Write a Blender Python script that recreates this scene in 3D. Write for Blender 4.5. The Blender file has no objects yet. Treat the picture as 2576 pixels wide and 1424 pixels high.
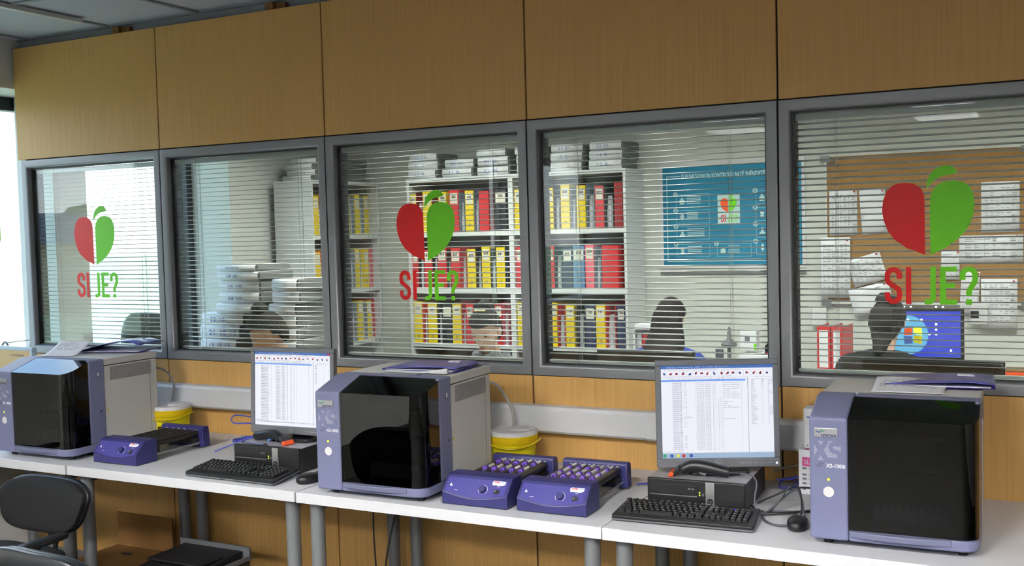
import bpy, bmesh, math, random
from mathutils import Vector, Matrix
random.seed(7)
SC = bpy.context.scene
COL = SC.collection
PI = math.pi
R = math.radians
SKY, EXPO, LAMP = 3.0, .8, 148.
SCR = 2 ** -EXPO

# ------------------------------------------------------------------ materials
def lin(h):
    h = h.lstrip('#')
    v = [int(h[i:i + 2], 16) / 255 for i in (0, 2, 4)]
    return tuple((x / 12.92 if x <= .04045 else ((x + .055) / 1.055) ** 2.4) for x in v) + (1,)

def mat(name, hexc, rough=.5, metal=0., spec=.5, var=.0, scale=30., bump=0., coat=0., sheen=0.):
    m = bpy.data.materials.new(name)
    m.use_nodes = True
    nt = m.node_tree
    b = nt.nodes['Principled BSDF']
    col = lin(hexc)
    b.inputs['Roughness'].default_value = rough
    b.inputs['Metallic'].default_value = metal
    b.inputs['Specular IOR Level'].default_value = spec
    b.inputs['Coat Weight'].default_value = coat
    b.inputs['Coat Roughness'].default_value = .08
    tc = nt.nodes.new('ShaderNodeTexCoord')
    nz = nt.nodes.new('ShaderNodeTexNoise')
    nz.inputs['Scale'].default_value = scale
    nz.inputs['Detail'].default_value = 4
    nt.links.new(tc.outputs['Object'], nz.inputs['Vector'])
    mx = nt.nodes.new('ShaderNodeMix'); mx.data_type = 'RGBA'
    v = max(var, .02)
    mx.inputs[6].default_value = tuple(c * (1 - v) for c in col[:3]) + (1,)
    mx.inputs[7].default_value = tuple(min(1, c * (1 + v)) for c in col[:3]) + (1,)
    nt.links.new(nz.outputs['Fac'], mx.inputs[0])
    nt.links.new(mx.outputs[2], b.inputs['Base Color'])
    if bump:
        bp = nt.nodes.new('ShaderNodeBump')
        bp.inputs['Strength'].default_value = bump
        bp.inputs['Distance'].default_value = .002
        nt.links.new(nz.outputs['Fac'], bp.inputs['Height'])
        nt.links.new(bp.outputs['Normal'], b.inputs['Normal'])
    return m

def emit(name, hexc, strength):
    m = bpy.data.materials.new(name)
    m.use_nodes = True
    nt = m.node_tree
    b = nt.nodes['Principled BSDF']
    b.inputs['Base Color'].default_value = (.02, .02, .02, 1)
    b.inputs['Roughness'].default_value = .25
    b.inputs['Emission Color'].default_value = lin(hexc)
    b.inputs['Emission Strength'].default_value = strength
    return m

def wood(name, h1, h2, horiz=False):
    m = mat(name, h1, rough=.42, spec=.35)
    nt = m.node_tree
    b = nt.nodes['Principled BSDF']
    tc = nt.nodes.new('ShaderNodeTexCoord')
    mp = nt.nodes.new('ShaderNodeMapping')
    mp.inputs['Scale'].default_value = (1.2, 60, 60) if horiz else (70, 60, 1.1)
    nz = nt.nodes.new('ShaderNodeTexNoise')
    nz.inputs['Scale'].default_value = 2.2
    nz.inputs['Detail'].default_value = 6
    nz.inputs['Roughness'].default_value = .62
    cr = nt.nodes.new('ShaderNodeValToRGB')
    cr.color_ramp.elements[0].position = .28
    cr.color_ramp.elements[0].color = lin(h2)
    cr.color_ramp.elements[1].position = .72
    cr.color_ramp.elements[1].color = lin(h1)
    nt.links.new(tc.outputs['Object'], mp.inputs['Vector'])
    nt.links.new(mp.outputs['Vector'], nz.inputs['Vector'])
    nt.links.new(nz.outputs['Fac'], cr.inputs['Fac'])
    nt.links.new(cr.outputs['Color'], b.inputs['Base Color'])
    return m

def glassy(name, tint, ior=1.5, rough=.0):
    """Thin pane: fresnel mix of a see-through and a mirror-like part."""
    m = bpy.data.materials.new(name)
    m.use_nodes = True
    nt = m.node_tree
    nt.nodes.clear()
    out = nt.nodes.new('ShaderNodeOutputMaterial')
    tr = nt.nodes.new('ShaderNodeBsdfTransparent')
    tr.inputs['Color'].default_value = tint
    gl = nt.nodes.new('ShaderNodeBsdfGlossy')
    gl.inputs['Roughness'].default_value = rough
    fr = nt.nodes.new('ShaderNodeFresnel')
    fr.inputs['IOR'].default_value = ior
    geo = nt.nodes.new('ShaderNodeNewGeometry')
    # the same reflectance from both faces of a thin sheet
    mxi = nt.nodes.new('ShaderNodeMix'); mxi.data_type = 'FLOAT'
    mxi.inputs[2].default_value = ior
    mxi.inputs[3].default_value = 1 / ior
    nt.links.new(geo.outputs['Backfacing'], mxi.inputs[0])
    nt.links.new(mxi.outputs[0], fr.inputs['IOR'])
    mx = nt.nodes.new('ShaderNodeMixShader')
    nt.links.new(fr.outputs['Fac'], mx.inputs[0])
    nt.links.new(tr.outputs[0], mx.inputs[1])
    nt.links.new(gl.outputs[0], mx.inputs[2])
    nt.links.new(mx.outputs[0], out.inputs['Surface'])
    return m

M = {}
M['beech'] = wood('beech_laminate', '#D6AA68', '#C69955')
M['beech_edge'] = mat('beech_edge', '#6E4A22', .5)
M['oak_top'] = wood('brown_wood', '#6B4A32', '#4A3122', True)
M['block_wood'] = wood('rough_pine', '#8A6335', '#6B4A24')
M['alu'] = mat('grey_frame', '#85868A', .38, .35, .5)
M['black_gap'] = mat('black_gap', '#0C0B0B', .7)
M['gasket'] = mat('rubber_gasket', '#101012', .5)
M['spacer'] = mat('spacer_bar', '#34363A', .5, .3)
M['glass'] = glassy('window_glass', (.94, .965, .955, 1), 1.45)
M['glass_rear'] = glassy('window_glass_rear', (.94, .965, .955, 1), 1.25)
M['glass_facade'] = glassy('facade_glass', (.92, .95, .95, 1), 1.4)
M['slat'] = mat('blind_slat', '#C9CBC9', .35, .25, .5)
M['cord'] = mat('blind_cord', '#B4B4AC', .7)
M['red_vinyl'] = mat('red_vinyl', '#E2080E', .35, 0, .35)
M['green_vinyl'] = mat('green_vinyl', '#74DC14', .35, 0, .35)
M['wall_paint'] = mat('white_wall_paint', '#D6D7D2', .8, 0, .2, .02, 3)
M['wall_lab'] = mat('grey_lab_wall', '#8A8A86', .85, 0, .2, .03, 3)
M['wall_beige'] = mat('beige_wall_paint', '#C9CBC5', .85, 0, .2, .02, 3)
M['ceil'] = mat('ceiling_tile', '#C2C6D2', .9, 0, .1, .04, 180, .15)
M['tbar'] = mat('ceiling_bar', '#8D959C', .6)
M['floor'] = mat('grey_vinyl_floor', '#2B2927', .45, 0, .4, .12, 12)
M['facade_frame'] = mat('dark_window_frame', '#1E222B', .45, .2)
M['table_white'] = mat('white_table_top', '#CDCED2', .36, 0, .4, .015, 60)
M['table_edge'] = mat('white_table_edge', '#B4B4AE', .45)
M['leg_grey'] = mat('grey_steel_leg', '#77797C', .4, .3)
M['bezel'] = mat('lavender_plastic', '#6E7190', .48, 0, .4, .04, 400, .12)
M['bezel_dark'] = mat('lavender_relief', '#62657F', .5)
M['bezel_line'] = mat('pale_stripe', '#B9BCCB', .5)
M['housing'] = mat('offwhite_powdercoat', '#CFCDCA', .5, 0, .35, .02, 500, .08)
M['vent_dark'] = mat('vent_shadow', '#77777A', .6)
M['smoke'] = glassy('smoked_cover', (.24, .245, .255, 1), 1.5, .004)
M['inner_black'] = mat('black_interior', '#15161A', .5)
M['rack_grey'] = mat('grey_rack', '#B5B7BE', .5)
M['silver'] = mat('brushed_silver', '#C9CACC', .28, .85)
M['white_button'] = mat('white_button', '#D7D6D6', .4)
M['led_yellow'] = emit('yellow_led', '#D8DC20', 1.1)
M['led_green'] = emit('green_led', '#B4F01E', 2.2)
M['led_blue'] = emit('blue_led', '#3A34FF', 3.5)
M['led_white'] = emit('white_led', '#FFF2F0', 3)
M['navy_text'] = mat('navy_print', '#23245E', .5)
M['logo_blue'] = mat('blue_print', '#2F55A8', .5)
M['logo_green'] = mat('green_print', '#2E9560', .5)
M['white_text'] = mat('white_print', '#E4E4EA', .5)
M['black_text'] = mat('black_print', '#17181A', .6)
M['grey_text'] = mat('grey_print', '#6E6F78', .6)
M['red_print'] = mat('red_print', '#C2202C', .5)
M['rubber'] = mat('black_rubber', '#141416', .6)
M['purple'] = mat('violet_plastic', '#2D2C60', .42, 0, .4, .03, 300, .06)
M['purple_panel'] = mat('violet_panel', '#454286', .4, 0, .4, .03, 300)
M['purple_dark'] = mat('violet_dark', '#2C2B63', .42)
M['roller'] = mat('black_roller', '#1B1A18', .32, 0, .5)
M['chrome'] = mat('chrome', '#CFCFD2', .15, 1)
M['cap_violet'] = mat('violet_cap', '#7249C4', .45)
M['cap_dark'] = mat('violet_cap_hole', '#3B2A66', .6)
M['tube_label'] = mat('tube_paper_label', '#E8E6E0', .55)
M['blood'] = mat('blood_red', '#4A1512', .2, 0, .5, .1, 40, 0, .6)
M['serum'] = mat('amber_tube', '#8A6A2A', .2, 0, .5, .1, 40, 0, .6)
M['bucket'] = mat('yellow_bucket', '#DDD00C', .4, 0, .4)
M['bucket_rim'] = mat('yellow_rim', '#DDBE10', .4, 0, .4)
M['lid_white'] = mat('white_lid', '#DAD8DA', .45)
M['mon_grey'] = mat('monitor_grey', '#686A70', .42, .1)
M['mon_dark'] = mat('monitor_dark', '#1C1C1F', .35)
M['beige_plastic'] = mat('pale_blue_plastic', '#A9BBC6', .45)
M['screen_white'] = emit('screen_white', '#F2F4FF', .92 * SCR)
M['screen_lines'] = mat('screen_text', '#8E90A6', .8)
M['screen_grid'] = mat('screen_grid', '#B9BBC8', .8)
M['screen_title'] = emit('screen_title', '#3B74C8', .75 * SCR)
M['screen_select'] = emit('screen_select', '#6FA2F2', .95 * SCR)
M['screen_task'] = emit('screen_taskbar', '#A9C4E4', .8 * SCR)
M['screen_yellow'] = emit('screen_amber', '#C8A860', .55 * SCR)
M['screen_blue'] = emit('screen_blue', '#3A4FE6', 1.0 * SCR)
M['screen_cyan'] = emit('screen_cyan', '#6FC3F2', 1.1 * SCR)
M['pc_black'] = mat('pc_black', '#17171A', .38, 0, .45, .03, 300)
M['pc_top'] = mat('pc_grey_lid', '#A6A6AC', .42, .1)
M['key_black'] = mat('key_black', '#111214', .42)
M['key_base'] = mat('keyboard_base', '#0F1011', .45)
M['key_edge'] = mat('keyboard_grey_edge', '#5A5C60', .45)
M['legend'] = mat('key_legend', '#C9C9CB', .5)
M['orange'] = mat('orange_plastic', '#F2551B', .4)
M['blue_trim'] = mat('blue_trim', '#4A84BE', .4)
M['paper'] = mat('white_paper', '#E6E7EC', .7, 0, .3, .01, 200)
M['paper_dim'] = mat('grey_paper', '#B9B9BE', .75, 0, .2, .08, 90)
M['paper_ink'] = mat('print_grey', '#8D8F9B', .8)
M['folder'] = mat('violet_folder', '#382E8A', .3, 0, .5, .1, 6, 0, .2)
M['folder_glow'] = mat('violet_folder_print', '#5B5CB0', .3, 0, .5, .35, 9, 0, .2)
M['trunk'] = mat('white_trunking', '#D3D3D5', .4)
M['cable_black'] = mat('black_cable', '#141416', .45)
M['cable_grey'] = mat('grey_cable', '#8E8F8A', .5)
M['cable_slate'] = mat('slate_cable', '#50515C', .5)
M['cable_blue'] = mat('blue_cable', '#3F48A8', .45)
M['cable_white'] = mat('white_cable', '#B9B6AC', .5)
M['chair_fabric'] = mat('charcoal_fabric', '#0C0D0F', .8, 0, .3, .15, 500, .3)
M['chair_plastic'] = mat('chair_plastic', '#121418', .4)
M['chair_leather'] = mat('dark_leatherette', '#101318', .35, 0, .5, .08, 200, .2)
M['printer'] = mat('printer_black', '#17181A', .45)
M['printer_edge'] = mat('printer_edge', '#55575B', .4)
M['cardboard'] = mat('cardboard', '#7C5A34', .8, 0, .2, .08, 40)
M['pink'] = mat('pink_label', '#D65A9A', .5)
M['shelf_white'] = mat('white_shelf', '#D4D6D6', .5)
M['shelf_back'] = mat('grey_shelf_back', '#A9A5A4', .7)
BIND = {'yellow': mat('yellow_binder', '#E0C414', .45), 'red': mat('red_binder', '#C8282C', .45),
        'black': mat('black_binder', '#1E1F26', .5), 'navy': mat('navy_binder', '#2A3150', .5),
        'blue': mat('blue_binder', '#5C7FA4', .5), 'pink': mat('pink_binder', '#DE6A74', .5),
        'green': mat('green_binder', '#155034', .5), 'grey': mat('grey_binder', '#7C8594', .5),
        'darkred': mat('dark_red_binder', '#8E1D22', .5), 'cobalt': mat('cobalt_binder', '#2C4A8C', .5)}
M['tag'] = mat('binder_tag', '#D8D3C4', .7)
M['string'] = mat('jute_string', '#C2B686', .8)
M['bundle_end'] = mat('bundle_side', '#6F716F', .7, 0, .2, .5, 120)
M['biro'] = mat('blue_ink', '#5A6CC0', .7)
M['poster'] = mat('teal_poster', '#12779A', .5, 0, .3, .22, 3)
M['poster_ink'] = mat('pale_poster_ink', '#BCD9DC', .6)
M['cork'] = mat('cork', '#9A7444', .85, 0, .2, .3, 160, .3)
M['cork_frame'] = mat('pale_board_frame', '#CFD0CC', .5)
M['pin_red'] = mat('red_pin', '#C01824', .3)
M['skin'] = mat('skin', '#D6B09A', .5, 0, .4, .04, 40)
M['lips'] = mat('lips', '#B8736A', .45)
M['hair_dark'] = mat('dark_brown_hair', '#17110F', .75, 0, .25, .35, 90, .6)
M['hair_grey'] = mat('greyish_brown_hair', '#2B2721', .8, 0, .2, .3, 90, .6)
M['hair_long'] = mat('long_brown_hair', '#1A1110', .75, 0, .25, .4, 70, .6)
M['cloth_grey'] = mat('grey_top', '#8C8A90', .85, 0, .2, .1, 60)
M['cloth_black'] = mat('black_top', '#1B1A1E', .85, 0, .2, .1, 60)
M['cloth_blue'] = mat('blue_top', '#2B3A86', .8, 0, .2, .15, 40)
M['cloth_beige'] = mat('beige_top', '#B8A896', .85, 0, .2, .1, 60)
M['trousers'] = mat('dark_trousers', '#22242C', .85)
M['scarf'] = mat('patterned_scarf', '#6E7278', .85, 0, .2, .9, 55)
M['clip'] = mat('cream_clip', '#E6DFB4', .4)
M['eye'] = mat('eye_dark', '#1C1512', .2)
M['lamp_on'] = emit('lamp_diffuser', '#FFFDF9', LAMP)
M['lamp_office'] = emit('office_lamp_diffuser', '#FFFDF6', 48.)
M['lamp_frame'] = mat('lamp_frame', '#C4C6C8', .35, .3)
M['grass'] = mat('meadow_grass', '#D3D6A6', .9, 0, .1, .22, .35)
M['leaf'] = mat('tree_leaves', '#5E7A3A', .9, 0, .1, .6, 1.2)
M['bark'] = mat('bark', '#5B4A38', .9)
M['house_wall'] = mat('beige_render', '#CDBFA6', .9)
M['house_roof'] = mat('slate_roof', '#4E5560', .8)
M['path'] = mat('gravel_path', '#C9C2B2', .9, 0, .1, .2, 5)

# ------------------------------------------------------------------ mesh builder
def xf(loc=(0, 0, 0), rz=0, rx=0, ry=0):
    return Matrix.Translation(loc) @ Matrix.Rotation(rz, 4, 'Z') @ Matrix.Rotation(ry, 4, 'Y') @ Matrix.Rotation(rx, 4, 'X')

def smooth_path(pts, n=8):
    P = [Vector(p) for p in pts]
    out = []
    for i in range(len(P) - 1):
        p0 = P[max(i - 1, 0)]; p1 = P[i]; p2 = P[i + 1]; p3 = P[min(i + 2, len(P) - 1)]
        for k in range(n):
            t = k / n
            out.append(.5 * ((2 * p1) + (p2 - p0) * t + (2 * p0 - 5 * p1 + 4 * p2 - p3) * t * t + (3 * p1 - p0 - 3 * p2 + p3) * t ** 3))
    out.append(P[-1])
    return out

class MB:
    def __init__(s):
        s.bm = bmesh.new(); s.mi = 0
    def m(s, i):
        s.mi = i; return s
    def V(s, p, T=None):
        p = Vector(p)
        return s.bm.verts.new(T @ p if T else p)
    def F(s, vs):
        try:
            f = s.bm.faces.new(vs); f.material_index = s.mi; return f
        except ValueError:
            return None
    def box(s, x0, x1, y0, y1, z0, z1, T=None):
        v = [s.V((x, y, z), T) for x in (x0, x1) for y in (y0, y1) for z in (z0, z1)]
        for q in ((0, 1, 3, 2), (4, 6, 7, 5), (0, 4, 5, 1), (2, 3, 7, 6), (0, 2, 6, 4), (1, 5, 7, 3)):
            s.F([v[i] for i in q])
        return s
    def prism(s, poly, axis, a, b, T=None):
        """poly in the two other axes (cyclic order), extruded along axis from a to b."""
        def P(p, t):
            if axis == 'x': return (t, p[0], p[1])
            if axis == 'y': return (p[0], t, p[1])
            return (p[0], p[1], t)
        A = [s.V(P(p, a), T) for p in poly]; B = [s.V(P(p, b), T) for p in poly]
        n = len(poly)
        s.F(A[::-1]); s.F(B)
        for i in range(n):
            s.F([A[i], A[(i + 1) % n], B[(i + 1) % n], B[i]])
        return s
    def poly(s, pts, T=None):
        s.F([s.V(p, T) for p in pts]); return s
    def tube(s, path, r, n=10, cap=True, T=None, flat=1.):
        P = [Vector(p) for p in path]
        rs = r if isinstance(r, (list, tuple)) else [r] * len(P)
        rings = []
        up = None
        for i, p in enumerate(P):
            d = (P[min(i + 1, len(P) - 1)] - P[max(i - 1, 0)])
            if d.length < 1e-9: d = Vector((0, 0, 1))
            d.normalize()
            if up is None:
                up = Vector((0, 0, 1)) if abs(d.z) < .95 else Vector((0, 1, 0))
            a = d.cross(up)
            if a.length < 1e-6: a = d.cross(Vector((1, 0, 0)))
            a.normalize()
            b = a.cross(d); b.normalize(); up = b
            rings.append([s.V(p + (a * math.cos(2 * PI * k / n) + b * math.sin(2 * PI * k / n) * flat) * rs[i], T) for k in range(n)])
        for i in range(len(rings) - 1):
            for k in range(n):
                s.F([rings[i][k], rings[i][(k + 1) % n], rings[i + 1][(k + 1) % n], rings[i + 1][k]])
        if cap:
            s.F(rings[0][::-1]); s.F(rings[-1])
        return s
    def cyl(s, p0, p1, r0, r1=None, n=24, T=None):
        return s.tube([p0, p1], [r0, r0 if r1 is None else r1], n, True, T)
    def lathe(s, prof, n=32, c=(0, 0, 0), T=None, closed=True):
        rings = []
        for (r, z) in prof:
            if r < 1e-6:
                rings.append([s.V((c[0], c[1], c[2] + z), T)])
            else:
                rings.append([s.V((c[0] + r * math.cos(2 * PI * k / n), c[1] + r * math.sin(2 * PI * k / n), c[2] + z), T) for k in range(n)])
        for i in range(len(rings) - 1):
            A, B = rings[i], rings[i + 1]
            for k in range(n):
                k2 = (k + 1) % n
                if len(A) == 1 and len(B) == 1: continue
                if len(A) == 1: s.F([A[0], B[k2], B[k]])
                elif len(B) == 1: s.F([A[k], A[k2], B[0]])
                else: s.F([A[k], A[k2], B[k2], B[k]])
        return s
    def sup(s, c, rad, e1=1., e2=1., nu=24, nv=14, T=None):
        """superellipsoid: 1 = ellipsoid, towards 0 = box."""
        def sg(v, e): return math.copysign(abs(v) ** e, v)
        rows = []
        for j in range(nv + 1):
            ph = -PI / 2 + PI * j / nv
            if j in (0, nv):
                rows.append([s.V((c[0], c[1], c[2] + rad[2] * (1 if j else -1)), T)])
                continue
            row = []
            for i in range(nu):
                th = 2 * PI * i / nu
                row.append(s.V((c[0] + rad[0] * sg(math.cos(ph), e1) * sg(math.cos(th), e2),
                                c[1] + rad[1] * sg(math.cos(ph), e1) * sg(math.sin(th), e2),
                                c[2] + rad[2] * sg(math.sin(ph), e1)), T))
            rows.append(row)
        for j in range(nv):
            A, B = rows[j], rows[j + 1]
            for i in range(nu):
                k = (i + 1) % nu
                if len(A) == 1: s.F([A[0], B[k], B[i]])
                elif len(B) == 1: s.F([A[i], A[k], B[0]])
                else: s.F([A[i], A[k], B[k], B[i]])
        return s
    def grid(s, fn, nu, nv, T=None):
        g = [[s.V(fn(i / nu, j / nv), T) for i in range(nu + 1)] for j in range(nv + 1)]
        for j in range(nv):
            for i in range(nu):
                s.F([g[j][i], g[j][i + 1], g[j + 1][i + 1], g[j + 1][i]])
        return s
    def build(s, name, mats, parent=None, bevel=0., seg=2, solid=0., loc=None, rz=0., angle=35, recalc=True):
        if recalc:
            bmesh.ops.recalc_face_normals(s.bm, faces=s.bm.faces)
        me = bpy.data.meshes.new(name)
        s.bm.to_mesh(me); s.bm.free()
        if angle > 0:
            for p in me.polygons: p.use_smooth = True
            me.set_sharp_from_angle(angle=R(angle))
        for m_ in (mats if isinstance(mats, (list, tuple)) else [mats]):
            me.materials.append(M[m_] if isinstance(m_, str) else m_)
        o = bpy.data.objects.new(name, me)
        COL.objects.link(o)
        if parent: o.parent = parent
        if loc is not None: o.location = loc
        o.rotation_euler[2] = rz
        if solid:
            k = o.modifiers.new('thickness', 'SOLIDIFY'); k.thickness = solid; k.offset = 0
        if bevel:
            k = o.modifiers.new('rounding', 'BEVEL'); k.width = bevel; k.segments = seg
            k.limit_method = 'ANGLE'; k.angle_limit = R(40); k.harden_normals = True
        return o

def thing(name, label, cat, loc=(0, 0, 0), rz=0., group=None):
    o = bpy.data.objects.new(name, None)
    COL.objects.link(o)
    o.empty_display_size = .05
    o.location = loc; o.rotation_euler = (0, 0, rz)
    return tag(o, label, cat, group)

def tag(o, label, cat, group=None):
    o['label'] = label; o['category'] = cat
    if group: o['group'] = group
    return o

def struct(o):
    o['kind'] = 'structure'
    return o

def struct_empty(name, loc=(0, 0, 0)):
    o = bpy.data.objects.new(name, None); COL.objects.link(o); o.location = loc
    return struct(o)

def txt(mb, body, size, T, align='LEFT', sx=1., depth=.0004, spacing=1., bold=0., line=1.):
    """lettering as flat mesh in local XY, moved by T, added to a builder"""
    cu = bpy.data.curves.new('lettering', 'FONT')
    cu.body = body; cu.size = size; cu.align_x = align; cu.space_character = spacing; cu.space_line = line
    cu.extrude = depth / 2; cu.offset = bold; cu.resolution_u = 2
    o = bpy.data.objects.new('lettering', cu); COL.objects.link(o)
    me = bpy.data.meshes.new_from_object(o.evaluated_get(bpy.context.evaluated_depsgraph_get()))
    S = T @ Matrix.Diagonal((sx, 1, 1, 1))
    vs = [mb.bm.verts.new(S @ v.co) for v in me.vertices]
    for p in me.polygons: mb.F([vs[i] for i in p.vertices])
    bpy.data.objects.remove(o); bpy.data.curves.remove(cu); bpy.data.meshes.remove(me)

def face_front(x, y, z):      # a local frame whose XY lies in the world XZ plane, facing -y
    return Matrix.Translation((x, y, z)) @ Matrix.Rotation(R(90), 4, 'X')

def face_right(x, y, z):      # facing +x
    return Matrix.Translation((x, y, z)) @ Matrix.Rotation(R(90), 4, 'Z') @ Matrix.Rotation(R(90), 4, 'X')

def stroke(mb, path, w, y):
    """a flat ribbon of width w along path (x,z), in the plane y"""
    P = [Vector(p) for p in path]
    L, Rr = [], []
    for i, p in enumerate(P):
        a = (P[i] - P[i - 1]).normalized() if i > 0 else (P[1] - P[0]).normalized()
        b = (P[i + 1] - P[i]).normalized() if i < len(P) - 1 else a
        na = Vector((-a.y, a.x)); nb = Vector((-b.y, b.x))
        n = (na + nb)
        n = n.normalized() if n.length > 1e-6 else na
        k = w / 2 / max(.35, n.dot(na))
        L.append(mb.V((p.x + n.x * k, y, p.y + n.y * k)))
        Rr.append(mb.V((p.x - n.x * k, y, p.y - n.y * k)))
    for i in range(len(P) - 1):
        mb.F([L[i], L[i + 1], Rr[i + 1], Rr[i]])

def arc(cx, cz, r, a0, a1, n=10, rz_=None):
    rz_ = r if rz_ is None else rz_
    return [(cx + r * math.cos(R(a0 + (a1 - a0) * i / n)), cz + rz_ * math.sin(R(a0 + (a1 - a0) * i / n))) for i in range(n + 1)]

ORD = ['first', 'second', 'third', 'fourth', 'fifth', 'sixth', 'seventh', 'eighth', 'ninth', 'tenth', 'eleventh', 'twelfth']
# ------------------------------------------------------------------ the room
ZF, ZC = 0., 2.76                 # floor, ceiling
ZT, ZB, ZP = 2.119, 1.098, 2.711  # top and bottom of the window frames, top of the upper panels
XW, XR = -.05, 8.2                # inner face of the outside wall, right wall
YB, YL = 2.85, -8.6               # back wall of the office, far wall of the lab
XG = -.40                         # plane of the outside glazing

struct(MB().box(XG - .1, XR + .1, YL - .1, YB + .1, -.08, 0).build('floor', 'floor'))

# ceiling: mineral tiles hung in a grid of thin bars
c = MB()
c.box(XW, XR, YL, YB, ZC + .006, ZC + .03)
co = struct(c.build('ceiling', 'ceil'))
c = MB()
k = 0
x = .04
while x < XR:
    c.box(x - .012, x + .012, YL, YB, ZC - .002, ZC + .006); x += .6
y = .05 - .6 * 14
while y < YB:
    c.box(XW, XR, y - .012, y + .012, ZC - .0025, ZC + .006); y += .6
c.build('grid_bar', 'tbar', co)
c = MB()
c.box(.665, .70, -2.3, -.16, ZC - .02, ZC)
struct(c.build('trim_1', 'trunk', bevel=.003))
struct(MB().box(XW + .02, 5.0, .055, .12, ZC - .05, ZC).build('trim_2', 'tbar'))

def lamp_row(n0, spots, dm='lamp_on'):
    for i, (x, y, lab) in enumerate(spots):
        t = thing('ceiling_lamp', lab, 'lamp', (x, y, ZC))
        f = MB()
        for a, b, c_, d in ((-.3, .3, -.3, -.285), (-.3, .3, .285, .3), (-.3, -.285, -.285, .285), (.285, .3, -.285, .285)):
            f.box(a, b, c_, d, -.085, .0)
        for q in (-.19, -.095, 0, .095, .19):
            f.box(q - .002, q + .002, -.285, .285, -.084, -.062); f.box(-.285, .285, q - .002, q + .002, -.084, -.062)
        f.build('frame', 'lamp_frame', t)
        d = MB(); d.box(-.284, .284, -.284, .284, -.042, -.036)
        d.build('diffuser', dm, t)
ROWS = {-5.4: 'middle row of the laboratory', -7.2: 'row farthest from the glass partition'}
COLN = {1.9: 'nearest the outside windows', 3.95: 'in the middle', 6.05: 'nearest the right wall'}
lamp_row(0, [(x, y, 'square louvred ceiling lamp %s of the %s' % (COLN[x], ROWS[y])) for y in ROWS for x in COLN])
lamp_row(0, [(1.9, -3.5, 'square louvred ceiling lamp nearest the partition, on the window side'), (3.95, -3.5, 'square louvred ceiling lamp nearest the partition, in the middle'), (6.0, -3.5, 'square louvred ceiling lamp nearest the partition, on the right wall side')])
lamp_row(0, [(1.45, 1.35, 'square louvred office ceiling lamp above the credenza end'), (3.2, 1.35, 'square louvred office ceiling lamp above the long-haired person'), (5.0, 1.35, 'square louvred office ceiling lamp on the cork board side')], 'lamp_office')

# outside wall with its windows: solid where there is no opening
openings = [(-1.15, 1.60), (-4.9, -4.62), (-6.05, -5.24), (-8.3, -6.42)]
w = MB()
ZH, ZS = 2.505, .86
w.box(XG - .02, XW, YL, YB, ZH, ZC + .05)
w.box(XG - .02, XW, YL, YB, 0, ZS)
ed = sorted(openings)
prev = YL
for a, b in ed:
    w.box(XG - .02, XW, prev, a, ZS, ZH); prev = b
w.box(XG - .02, XW, prev, YB, ZS, ZH)
struct(w.build('wall_left', 'wall_paint'))
for i, (a, b) in enumerate(openings):
    wn = struct_empty('window_%d' % (i + 6), (XG, (a + b) / 2, ZS))
    hw = (b - a) / 2; H = ZH - ZS; f = MB()
    f.box(-.02, .05, -hw + .001, -hw + .05, 0.001, H - .001); f.box(-.02, .05, hw - .05, hw - .001, .001, H - .001)
    f.box(-.02, .05, -hw + .05, hw - .05, H - .075, H - .001); f.box(-.02, .05, -hw + .05, hw - .05, .001, .06)
    if hw > .8: f.box(-.01, .04, .42 - (a + b) / 2 - .03, .42 - (a + b) / 2 + .03, .06, H - .075)
    f.build('window_frame', 'facade_frame', wn, bevel=.004)
    MB().box(.008, .014, -hw + .045, hw - .045, .055, H - .07).build('window_pane', 'glass_facade', wn)
    MB().box(.055, .35, -hw + .002, hw - .002, .0, .022).build('window_sill', 'trunk', wn, bevel=.004)
struct(MB().box(XG + .06, XW, .233, .455, 0, ZC).build('trim_4', 'wall_paint'))
# pale pier that stands proud of the wall in the office
struct(MB().box(XW, XW + .03, 1.60, 1.93, 0, ZC).build('trim_3', 'wall_paint'))
struct(MB().box(XG - .1, XR + .1, YB, YB + .1, 0, ZC + .05).build('wall_back', 'wall_beige'))
struct(MB().box(XR, XR + .1, YL, YB, 0, ZC + .05).build('wall_right', 'wall_lab'))
struct(MB().box(XG - .1, XR + .1, YL - .1, YL, 0, ZC + .05).build('wall_rear', 'wall_lab'))
struct(MB().box(XG - .1, XR + .1, YL - .1, YB + .1, ZC + .1, ZC + .2).build('ceiling_slab', 'wall_paint'))

# ------------------------------------------------------------------ the partition
pt = struct_empty('wall_partition')
G = .0035
for k in range(8):
    x0, x1 = k + G, k + 1 - G
    top = ZP
    MB().box(x0 - (.03 if k == 0 else 0), x1, 0, .10, ZT + .006, top).build('upper_panel', 'beech', pt, bevel=.0015)
    if k < 5:
        MB().box(x0, x1, 0.002, .10, .06, ZB - .004).build('lower_panel', 'beech', pt, bevel=.0015)
    else:
        MB().box(x0, x1, 0, .10, .06, ZT - .002).build('lower_panel', 'beech', pt, bevel=.0015)
core = MB()
for k in range(1, 8):
    core.box(k - .012, k + .012, .012, .088, .06, ZP - .002)
core.box(.02, 7.99, .016, .084, ZT - .01, ZT + .02)
core.box(.02, 7.99, .016, .084, ZB - .02, ZB + .01)
core.build('gap_strip', 'black_gap', pt)
struct(MB().box(.004, 7.99, -.004, .104, 0, .06).build('baseboard_1', 'alu'))

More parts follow.
